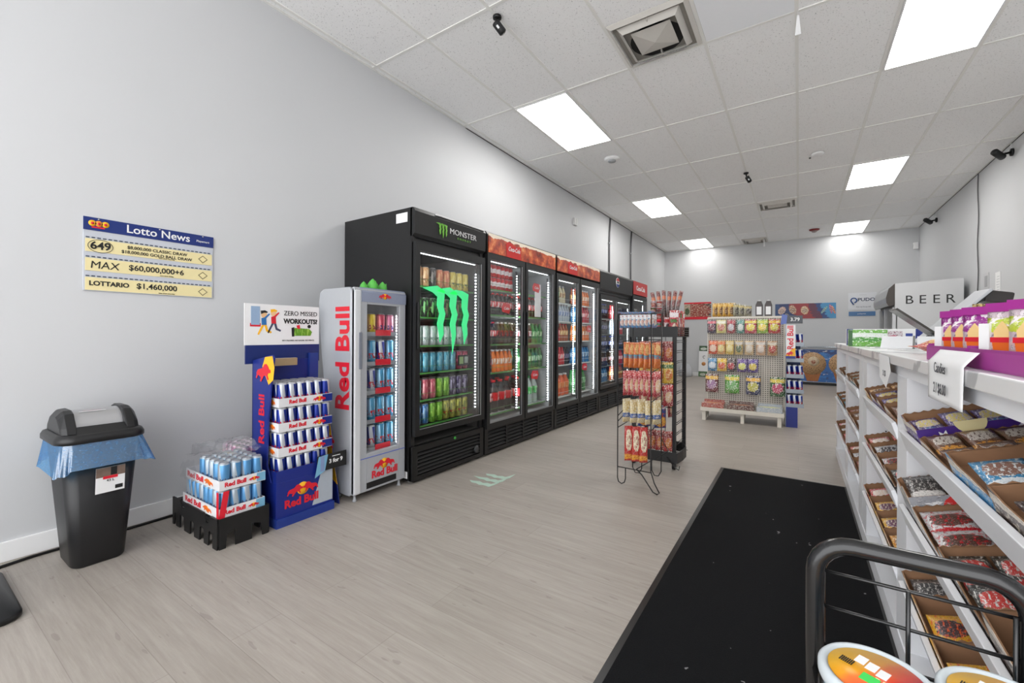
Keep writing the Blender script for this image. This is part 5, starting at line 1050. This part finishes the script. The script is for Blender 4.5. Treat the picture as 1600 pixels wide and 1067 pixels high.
# sloped grey ticket holders
for i in range(3):
    t = thing('ticket_holder', f'grey sloped ticket holder on worktop, {ORD[i]} from the green candy box', 'ticket holder', (.36+.145*i, 3.0, WT), 0, 'sloped ticket holders')
    M().prism([(0, 0), (.16, 0), (.20, .07), (.04, .07)], 0, .02, 'y').build('front_edge', grey, t) if False else None
    m = M(); m.add([(0, 0, .002), (.135, 0, .002), (.165, .17, .065), (.03, .17, .065), (0, 0, 0), (.135, 0, 0), (.165, .17, 0), (.03, .17, 0)], [(0, 1, 2, 3), (4, 7, 6, 5), (0, 4, 5, 1), (1, 5, 6, 2), (2, 6, 7, 3), (3, 7, 4, 0)])
    m.build('body', plain('holder_grey', (200, 202, 206), .35), t); M().add([(.128, 0, .004), (.137, 0, .004), (.167, .17, .068), (.158, .17, .068), (.128, 0, .0), (.137, 0, .0), (.167, .17, .06), (.158, .17, .06)], [(0, 1, 2, 3), (4, 7, 6, 5), (0, 4, 5, 1), (1, 5, 6, 2), (2, 6, 7, 3), (3, 7, 4, 0)]).build('divider', black, t)
# screens
t = thing('checkout_screen', 'grey backed tilted checkout screen on worktop, leaning over the candies side', 'screen', (.70, 3.62, WT), rad(8))
M().box(-.09, .09, -.06, .08, 0, .012).build('base', black, t, bevel=.004); M().box(.0, .03, -.01, .02, .012, .10).build('stand', black, t)
M().box(-.215, .215, -.09, .09, 0, .014).build('screen_shell', plain('shell_grey', (186, 188, 192), .4), t, (.065, .0, .175), (0, rad(-47), 0), bevel=.004); M().box(-.21, .21, -.086, .086, -.006, 0).build('screen', black, t, (.065, .0, .175), (0, rad(-47), 0))
M().box(-.05, .07, -.05, .06, -.04, .03).build('printer_head', plain('head_dark', (48, 44, 42), .45), t, (.245, .0, .30), (0, rad(10), 0), bevel=.01)
t = thing('customer_display', 'thin black tilted display plate on the worktop below the BEER lettering', 'screen', (.585, 3.40, WT), rad(6))
M().box(-.02, .08, -.05, .05, 0, .012).build('base', black, t, bevel=.003); M().box(.03, .05, -.01, .01, .012, .07).build('stand', black, t)
M().box(-.165, .165, -.07, .07, 0, .012).build('screen', plain('screen_bronze', (58, 54, 50), .25), t, (.0, .0, .115), (0, rad(40), 0), bevel=.003)
# loose bags and papers
bag('loosea', .14, .20, .05, pack('print_loose_a', (215, 60, 50), (235, 190, 60), (225, 170, 90), (240, 225, 170)), (.36, 2.08, WT+.028), rad(-70), 'red and yellow candy bag lying flat on the worktop', 'candy bag', None, 'candy_bag', tilt=-math.pi/2)
bag('looseb', .13, .22, .03, pack('print_loose_b', (190, 80, 85), (215, 190, 175), (150, 50, 55), (235, 220, 215)), (.56, 2.30, WT+.019), rad(-60), 'pink red candy bag lying flat beyond the red and yellow one', 'candy bag', None, 'candy_bag', tilt=-math.pi/2)
bag('loosea2', .13, .18, .04, pack('print_loose_a', (215, 60, 50)), (.60, 1.86, WT+.025), rad(-15), 'red and yellow candy bag lying flat close to the purple candy tray', 'candy bag', None, 'candy_bag', tilt=-math.pi/2)
for i, (x, y, a) in enumerate(((.45, 2.75, 10), (.40, 3.1, -5), (.72, 2.65, 25))):
    t = thing('paper_sheet', f"white paper sheet lying on worktop, {('in front of the ticket holders', 'beside the green candy box', 'by the checkout screen')[i]}", 'paper', (x, y, WT+.0005), rad(a)); box('sheet', paper, t, -.07, .07, -.1, .1, 0, .001); m = M()
    for k in range(5): m.box(-.05, .04, -.07+.03*k, -.066+.03*k, .001, .0014)
    m.build('printed_line', grey, t)
# purple trays with cone candy bags
pur = plain('tray_purple', (160, 45, 140), .4)
for i, (ya, yb) in enumerate(((1.32, 1.66), (.96, 1.30))):
    t = thing('candy_tray', f"purple open candy tray on the worktop edge, {('beyond the candies sign', 'nearer the wire cart')[i]}", 'tray', (.30, ya, WT)); w = yb-ya; m = M()
    m.box(0, .17, 0, w, 0, .003); m.box(0, .003, 0, w, .003, .04); m.box(.167, .17, 0, w, .003, .05); m.box(.003, .167, 0, .003, .003, .045); m.box(.003, .167, w-.003, w, .003, .045); m.build('tray', pur, t); M().box(-.0006, .0, .006, w-.006, .004, .034).build('front_print', plain('tray_magenta', (170, 60, 150), .4), t)
def conebag(i, x, y, lime):
    key = 'cone_l' if lime else 'cone_p'
    mt = pack('print_'+key, (215, 195, 205), (150, 40, 140) if not lime else (190, 205, 60), (225, 190, 190), (235, 225, 230), bz=(.62, 1.2) if not lime else (.6, .84), bc=(.5, .3), br=(.5, .2), sp=4)
    o = bag(key, .105, .118, .035, mt, (x, y, WT+.0035), rad(-58), f"{'lime and purple' if lime else 'purple'} cone candy bag standing in the purple trays, {ORD[i]} from the far end", 'candy bag', 'cone candy bags in the purple trays', 'candy_bag')
    box('bag_header', pur, o, -.054, .054, -.004, .004, .112, .130); y0 = -.0205
    M().prism([(-.018, .012), (.004, .012), (.010, .052), (-.024, .052)], y0-.002, y0).build('printed_cone', orange, o); M().prism([(-.026, .050), (.012, .050), (.012, .060), (-.026, .060)], y0-.003, y0).build('printed_cone_band', red, o)
    M().prism([(-.020, .06), (.006, .06), (.008, .07), (.001, .083), (-.006, .092), (-.014, .082), (-.021, .072)], y0-.002, y0).build('printed_ice', plain('print_icecream', (240, 205, 140), .5), o)
    if i % 3 == 0: box('printed_facts', paper, o, -.05, -.03, y0-.001, y0+.004, .01, .088)
    text('lettering', 'CANDY', .013, paper, o, (.0, y0-.002, .113), bold=.0004) if False else None
for i, y in enumerate((1.600, 1.505, 1.41, 1.25, 1.14, 1.04)): conebag(i, .355, y, i >= 3)
for i, y in enumerate((1.56, 1.45, 1.20, 1.09)):
    bag('cone_b', .105, .118, .035, pack('print_cone_p', (215, 195, 205)), (.425, y, WT+.0035), rad(-58), f'purple cone candy bag in the rear row of the purple trays, {ORD[i]}', 'candy bag', 'rear cone candy bags', 'candy_bag')
for i in range(2): bag('goldbag', .12, .20, .05, pack('print_goldbag', (120, 90, 45), (185, 150, 60), (70, 55, 40), (200, 175, 110)), (.66+.10*i, 2.55+.12*i, WT+.001), rad(-20), f"tall brown gold snack bag standing behind the cone candies, {('nearer the loose bags', 'nearer the checkout screen')[i]}", 'snack bag')
# paper signs hanging over the worktop edge
t = thing('price_note', 'large white paper note reading Candies hung over the worktop edge', 'sign', (CX-.019, 1.475, WT), -math.pi/2)
m = M(); m.grid(lambda u, v: (.28*u, max(0, v-.76)*.09-.0016-.002*abs(math.sin(u*5))*(1-v), -.085+.118*v), 12, 12); sh = m.build('sheet', paper, t); s_ = sh.modifiers.new('thick', 'SOLIDIFY'); s_.thickness = .0006
text('lettering', 'Candies', .034, plain('pencil_grey', (70, 70, 74), .7), t, (.125, -.0062, -.008), ext=.0003, sx=.85); text('lettering', '2 / $6.00', .034, plain('pencil_grey', (70, 70, 74), .7), t, (.125, -.0062, -.055), ext=.0003, sx=.85)
t = thing('price_note', 'small tilted white price note on the worktop edge, near the second bay', 'sign', (CX-.019, 2.26, WT-.005), -math.pi/2)
M().prism([(0, 0), (.22, -.005), (.26, -.055), (.17, -.12), (.02, -.09)], -.003, -.0022).build('sheet', paper, t); text('lettering', '2 / $3', .03, plain('pencil_grey', (70, 70, 74), .7), t, (.13, -.0035, -.07), ext=.0003, sx=.9)
# ------------------------------------------------------------------ wire cart at the camera's feet
t = thing('wire_cart', 'black tube wire cart with candy tubs in front of the cabinets', 'cart', (0, 0, 0)); tubem = plain('cart_black', (20, 20, 21), .22, .0, .6)
def hoop(y, x0=.022, x1=.240, zt=.785, r=.045):
    P = [(x0, y, .03), (x0, y, zt-r)]+[(x0+r-r*math.cos(rad(a)), y, zt-r+r*math.sin(rad(a))) for a in (15, 30, 45, 60, 75, 90)]
    P += [(x1-r+r*math.sin(rad(a)), y, zt-r+r*math.cos(rad(a))) for a in (0, 15, 30, 45, 60, 75, 90)]+[(x1, y, .03)]; return P
M().tube(hoop(.79), .0125, 14).build('end_frame', tubem, t); M().tube(hoop(.50, zt=.62), .0125, 14).build('end_frame', tubem, t)
for z in (.742, .69, .632): M().tube([(.024, .79, z), (.238, .79, z)], .0026, 8).build('cross_wire', tubem, t)
for x in (.125, .224): M().tube([(x, .787, .744), (x, .787, .57)], .0026, 8).build('upright_wire', tubem, t)
for x in (.022, .240):
    for z in (.57, .60): M().tube([(x, .50, z), (x, .79, z)], .004, 8).build('side_wire', tubem, t)
for i in range(9): M().tube([(.024, .51+.033*i, .568), (.238, .51+.033*i, .568)], .0022, 6).build('floor_wire', tubem, t)
for x in (.022, .240):
    for y in (.50, .79): M().lathe([(.016, 0), (.016, .03), (.012, .035)], (x, y, 0), 14).build('foot_cap', black, t)
tubm = clear('tub_plastic', (.80, .92, .97), .3, .15, .32, (.62, .82, .93)); rim = plain('tub_rim', (196, 204, 208), .3)
def lidlabel():
    tt = NT('tub_label'); x = tt.xyz(tt.coord('Generated')); n = tt.noise(tt.coord('Generated'), 3, 2)
    f = tt.math('ADD', tt.math('MULTIPLY', x[0], 1.0), tt.math('MULTIPLY_ADD', n, .15, tt.math('MULTIPLY', x[1], -.35)))
    tt.col(tt.ramp(f, [(.0, srgb((238, 180, 10))), (.26, srgb((238, 160, 20))), (.34, srgb((235, 120, 50))), (.52, srgb((225, 70, 45))), (.6, srgb((205, 30, 35)))])); return tt.fin(.3)
for i, (x, y, z, tx, lab) in enumerate(((.078, .660, .601, .0, 'clear candy tub with yellow and red lid label in the wire cart, whole lid visible'), (.190, .687, .601, -.0, 'second candy tub in the wire cart, mostly cut off by the picture edge'))):
    o = thing('candy_tub', lab, 'tub', (x, y, z-.028), rot=(0, 0, rad(-25))); o.scale = (.92,)*3; M().lathe([(.046, 0), (.047, .003), (.056, .105), (.058, .12)], seg=40).build('tub', tubm, o); M().lathe([(.043, .004), (.052, .095), (.0, .1)], seg=32).build('contents', plain('cotton_blue', (160, 205, 225), .9, grain=.15, gs=60), o)
    M().lathe([(.0605, .112), (.062, .116), (.062, .126), (.059, .1295), (.054, .1295), (.053, .1265), (0, .1265)], seg=48).build('lid', rim, o)
    lb = M().lathe([(.051, .1268), (.051, .1275), (0, .1275)], seg=48).build('lid_label', lidlabel(), o)
    m = M()
    for a in range(3): m.box(-.028+.013*a, -.017+.013*a, .008-.004*a, .026-.004*a, .1275, .1279)
    m.build('facts_print', paper, lb); box('green_sticker', plain('sticker_green', (60, 215, 90), .5), lb, -.012, .006, -.022, -.006, .1275, .1282)
    m = M()
    for k in range(7): m.box(-.040+k*.0022, -.0388+k*.0022, -.006, .006, .1276, .1281)
    m.build('barcode', ink, lb); m = M(); m.lathe([(.012, .1276), (.012, .1281), (0, .1281)], (.026, -.020, 0), 20); m.build('round_badge', cream, lb)
    for k in range(2): box('title_bar', cream, lb, .0+.008*k, .004+.008*k, -.04+.0*k, -.004, .1276, .1281)
# ------------------------------------------------------------------ back wall and far corner
t = thing('ice_cream_poster', 'long ice cream poster with cones and pops on the back wall', 'poster', (-.49, BY-.002, 1.505)); pw, ph = 1.2, .36
def bands(name, stops, sc=(1, 1, 1), amp=.25):
    tt = NT(name); g = tt.coord('Generated'); x = tt.xyz(g); n = tt.noise(g, 7, 3, .6); f = tt.math('ADD', x[0], tt.math('MULTIPLY_ADD', n, amp, tt.math('MULTIPLY', x[2], .12)))
    tt.col(tt.ramp(f, [(p, srgb(c)) for p, c in stops], 'CONSTANT')); return tt.fin(.35)
b = box('sheet', bands('poster_bands', [(0, (35, 70, 120)), (.28, (30, 50, 100)), (.48, (150, 35, 40)), (.78, (90, 30, 60)), (.9, (25, 60, 120)), (1.0, (60, 140, 190))]), t, 0, pw, -.006, 0, 0, ph)
for x, z, w_, h_, c, a in ((.14, .20, .15, .2, (205, 165, 150), -30), (.36, .22, .15, .22, (190, 130, 80), 20), (.60, .2, .16, .2, (215, 165, 110), 10), (.98, .2, .06, .2, (90, 165, 165), -35), (1.10, .22, .05, .22, (190, 60, 120), 10), (1.15, .2, .05, .2, (215, 110, 60), 20), (.24, .08, .1, .1, (60, 60, 90), 0)):
    ca, sa = math.cos(rad(a)), math.sin(rad(a)); P = [(px*w_/2, pz*h_/2) for px, pz in ((-1, -.3), (-.4, -1), (.4, -1), (1, -.2), (.8, .6), (.2, 1), (-.5, .9), (-.9, .4))]
    M().prism([(x+p*ca-q*sa, z+p*sa+q*ca) for p, q in P], -.009, -.006).build('printed_treat', pack('print_treat%d' % int(x*100), c, None, tuple(int(v*.75) for v in c), (245, 235, 225)), b)
text('lettering', 'ice cream', .06, paper, b, (.66, -.0095, .06), shear=.2) if False else None
t = thing('chocolate_poster', 'dark chocolate poster with bright red border on the back wall, behind spinner rack', 'poster', (-2.62, BY-.002, 1.52)); b = box('sheet', pack('poster_choc', (70, 35, 28), None, (150, 60, 45), (215, 190, 160), sp=9, br=(.5, .5)), t, .0, .68, -.006, 0, .06, .45)
box('red_border', red, b, 0, .68, -.008, -.006, .0, .07); box('red_border', red, b, 0, .68, -.008, -.006, .42, .46); box('pale_panel', pack('poster_choc2', (200, 185, 160), None, (60, 90, 50), (90, 50, 40)), b, .0, .16, -.009, -.006, .07, .42)
# pick-up service sign
t = thing('service_sign', 'white parcel service sign with blue ring logo above a blue strip on back wall', 'sign', (.93, BY-.002, 1.68)); b = box('sheet', plain('sign_white', (214, 216, 220), .4), t, 0, .50, -.005, 0, 0, .39)
M().tube([(.10+.052*math.cos(rad(a)), -.007, .22+.052*math.sin(rad(a))) for a in range(-80, 230, 20)]+[(.10, -.007, .12)], .014, 6).build('ring_logo', plain('logo_blue2', (40, 80, 140), .4), b)
text('lettering', 'PUDO', .10, plain('sign_navy', (35, 50, 80), .5), b, (.32, -.006, .23), bold=.002, sx=1.1); text('small_print', 'Pick Up Drop Off', .035, plain('sign_navy', (35, 50, 80), .5), b, (.27, -.006, .07)); text('small_print', 'welcome to', .025, grey, b, (.26, -.006, .34))
t = thing('blue_strip_sign', 'narrow blue strip sign under the parcel service sign', 'sign', (.94, BY-.002, 1.545)); b = box('sheet', plain('strip_blue2', (75, 115, 160), .4), t, 0, .47, -.005, 0, 0, .10); text('lettering', 'pudopoint', .035, paper, b, (.23, -.006, .05))
# small leaning promo board and pale bundle at the far corner of the coolers
t = thing('promo_board', 'white and green promotional board standing on floor at the back wall', 'board', (-2.22, BY-.16, 0)); b = M().box(0, .22, -.008, 0, 0, .82).build('board', paper, t, rot=(rad(-8), 0, 0))
box('green_top', pack('promo_green', (50, 85, 50), None, (225, 230, 220), (70, 120, 60)), b, 0, .22, -.0095, -.008, .68, .82); M().tube([(.13+.03*math.cos(rad(a)), -.01, .52+.035*math.sin(rad(a))) for a in range(45, 320, 25)], .006, 6).build('letter_mark', ink, b)
M().lathe([(.05, -.008), (.05, -.0095), (0, -.0095)], (.12, 0, .34), 20, axis='y').build('printed_cookie', plain('cookie_brown', (190, 130, 70), .6), b); box('green_foot', pack('promo_green2', (70, 110, 60), None, (200, 205, 190), (40, 70, 40)), b, 0, .22, -.0095, -.008, 0, .14)
t = thing('covered_bundle', 'pale covered bundle on floor beside the promotional board', 'bundle', (-2.52, BY-.30, 0)); M().lathe([(.16, 0), (.18, .05), (.16, .22), (.10, .32), (0, .35)], seg=18).build('cover', plain('cover_grey', (190, 192, 196), .7), t); M().box(-.2, .12, -.1, .15, .0, .04).build('base', grey, t) if False else None
# chest freezer with cone picture
t = thing('chest_freezer', 'blue chest freezer with large nutty ice cream cone picture at back wall', 'chest freezer', (-.62, 11.68, 0)); fw, fd, fh = 1.75, .68, .86; fz = plain('freezer_white', (205, 208, 212), .35)
box('cabinet_body', fz, t, 0, fw, 0, fd, .06, .80, .01); box('plinth', black, t, .03, fw-.03, .03, fd-.03, 0, .06); box('rim_frame', plain('rim_grey', (150, 153, 158), .35), t, -.005, fw+.005, -.008, fd+.005, .80, .835, .004)
for i in range(2): box('sliding_lid', clear('lid_glass', (.9, .95, 1), .5), t, .03+i*.85, .87+i*.85, .02, fd-.02, .838+.006*i, .843+.006*i)
b = box('picture_panel', pack('freezer_blue', (25, 65, 130), None, (40, 100, 170), (50, 120, 190), br=(.8, .5), sp=3), t, .01, fw-.01, -.004, 0, .075, .79)
for i, (x, r_) in enumerate(((.87, .25), (1.40, .24), (.32, .24))):
    wf = M().prism([(x-r_*.8, .42), (x+r_*.8, .42), (x+.1, .085), (x-.1, .085)], -.006, -.004).build('printed_cone', plain('waffle', (165, 105, 60), .6, grain=.35, gs=60), b)
    M().lathe([(r_, -.006), (r_, -.009), (0, -.009)], (x, 0, .48), 26, axis='y', ex=1).build('printed_ice_cream', pack('nutty', (165, 110, 70), None, (205, 165, 120), (95, 55, 35), sp=16, br=(.6, .6)), wf); M().lathe([(r_*.42, -.009), (r_*.42, -.011), (0, -.011)], (x+.02, 0, .53), 18, axis='y').build('printed_swirl', pack('swirlcream', (225, 200, 165), None, (165, 85, 50), (240, 225, 200), br=(.2, .2)), wf)
# beer cooler
bx, by = 1.27, 9.10
t = thing('beer_cooler', 'tall silver open front beer cooler with black BEER letters on its side', 'beer cooler', (bx, by, 0)); bm = plain('beer_silver', (198, 199, 200), .35, .15, grain=.01, gs=5); L_ = 1.5; Dp = .78
sp = M().prism([(0.0, .05), (Dp, .05), (Dp, 1.97), (.0, 1.93), (.0, 1.50), (.03, 1.45), (.03, .5), (-.0, .45)], 0, .035).build('side_panel', bm, t, bevel=.004); M().prism([(0.0, .05), (Dp, .05), (Dp, 1.97), (.0, 1.93), (.0, 1.50), (.03, 1.45), (.03, .5), (-.0, .45)], L_-.035, L_).build('side_panel', bm, t)
for i, ch in enumerate('BEER'): text('lettering', ch, .19, ink, sp, (.17+.155*i, -.001, 1.66), bold=-.002 if False else 0, sx=1.0)
box('back_panel', bm, t, Dp-.03, Dp, .035, L_-.035, .05, 1.97); box('roof', bm, t, .0, Dp-.03, .035, L_-.035, 1.90, 1.93); box('plinth', black, t, .03, Dp-.03, .02, L_-.02, 0, .06)
cn = M(); cn.prism([(-.0, 1.93), (-.07, 1.85), (-.10, 1.71), (-.095, 1.63), (-.07, 1.58), (0, 1.60)], .02, L_-.02); cn.build('canopy', plain('canopy_silver', (170, 172, 174), .3, .4), t, bevel=.006); M().prism([(-.0, 1.935), (-.075, 1.855), (-.107, 1.71), (-.10, 1.625), (-.07, 1.57), (0, 1.59)], -.0, .02).build('canopy_end', plain('canopy_dark', (62, 55, 50), .4), t); M().box(-.11, -.10, .5, 1.2, 0, .001).build('canopy_mark', grey, t) if False else None
dr = M(); dr.box(-.02, .02, .05, .10, .3, 1.56); dr.box(-.02, .02, L_-.1, L_-.05, .3, 1.56); dr.box(-.02, .02, .85, .90, .3, 1.56); dr.box(-.02, .02, .10, L_-.1, .27, .32); dr.build('door_frame', plain('frame_pale', (205, 207, 210), .3), t)
box('glass_pane', glass, t, -.004, 0, .10, .85, .32, 1.56); box('glass_pane', glass, t, -.004, 0, .90, L_-.1, .32, 1.56)
box('interior_lining', dlining, t, Dp-.06, Dp-.03, .035, L_-.035, .3, 1.9); box('deck', dlining, t, .03, Dp-.06, .035, L_-.035, .28, .3)
for z in (.6, .9, 1.2): box('wire_shelf', shelfk, t, .1, Dp-.06, .04, L_-.04, z, z+.008)
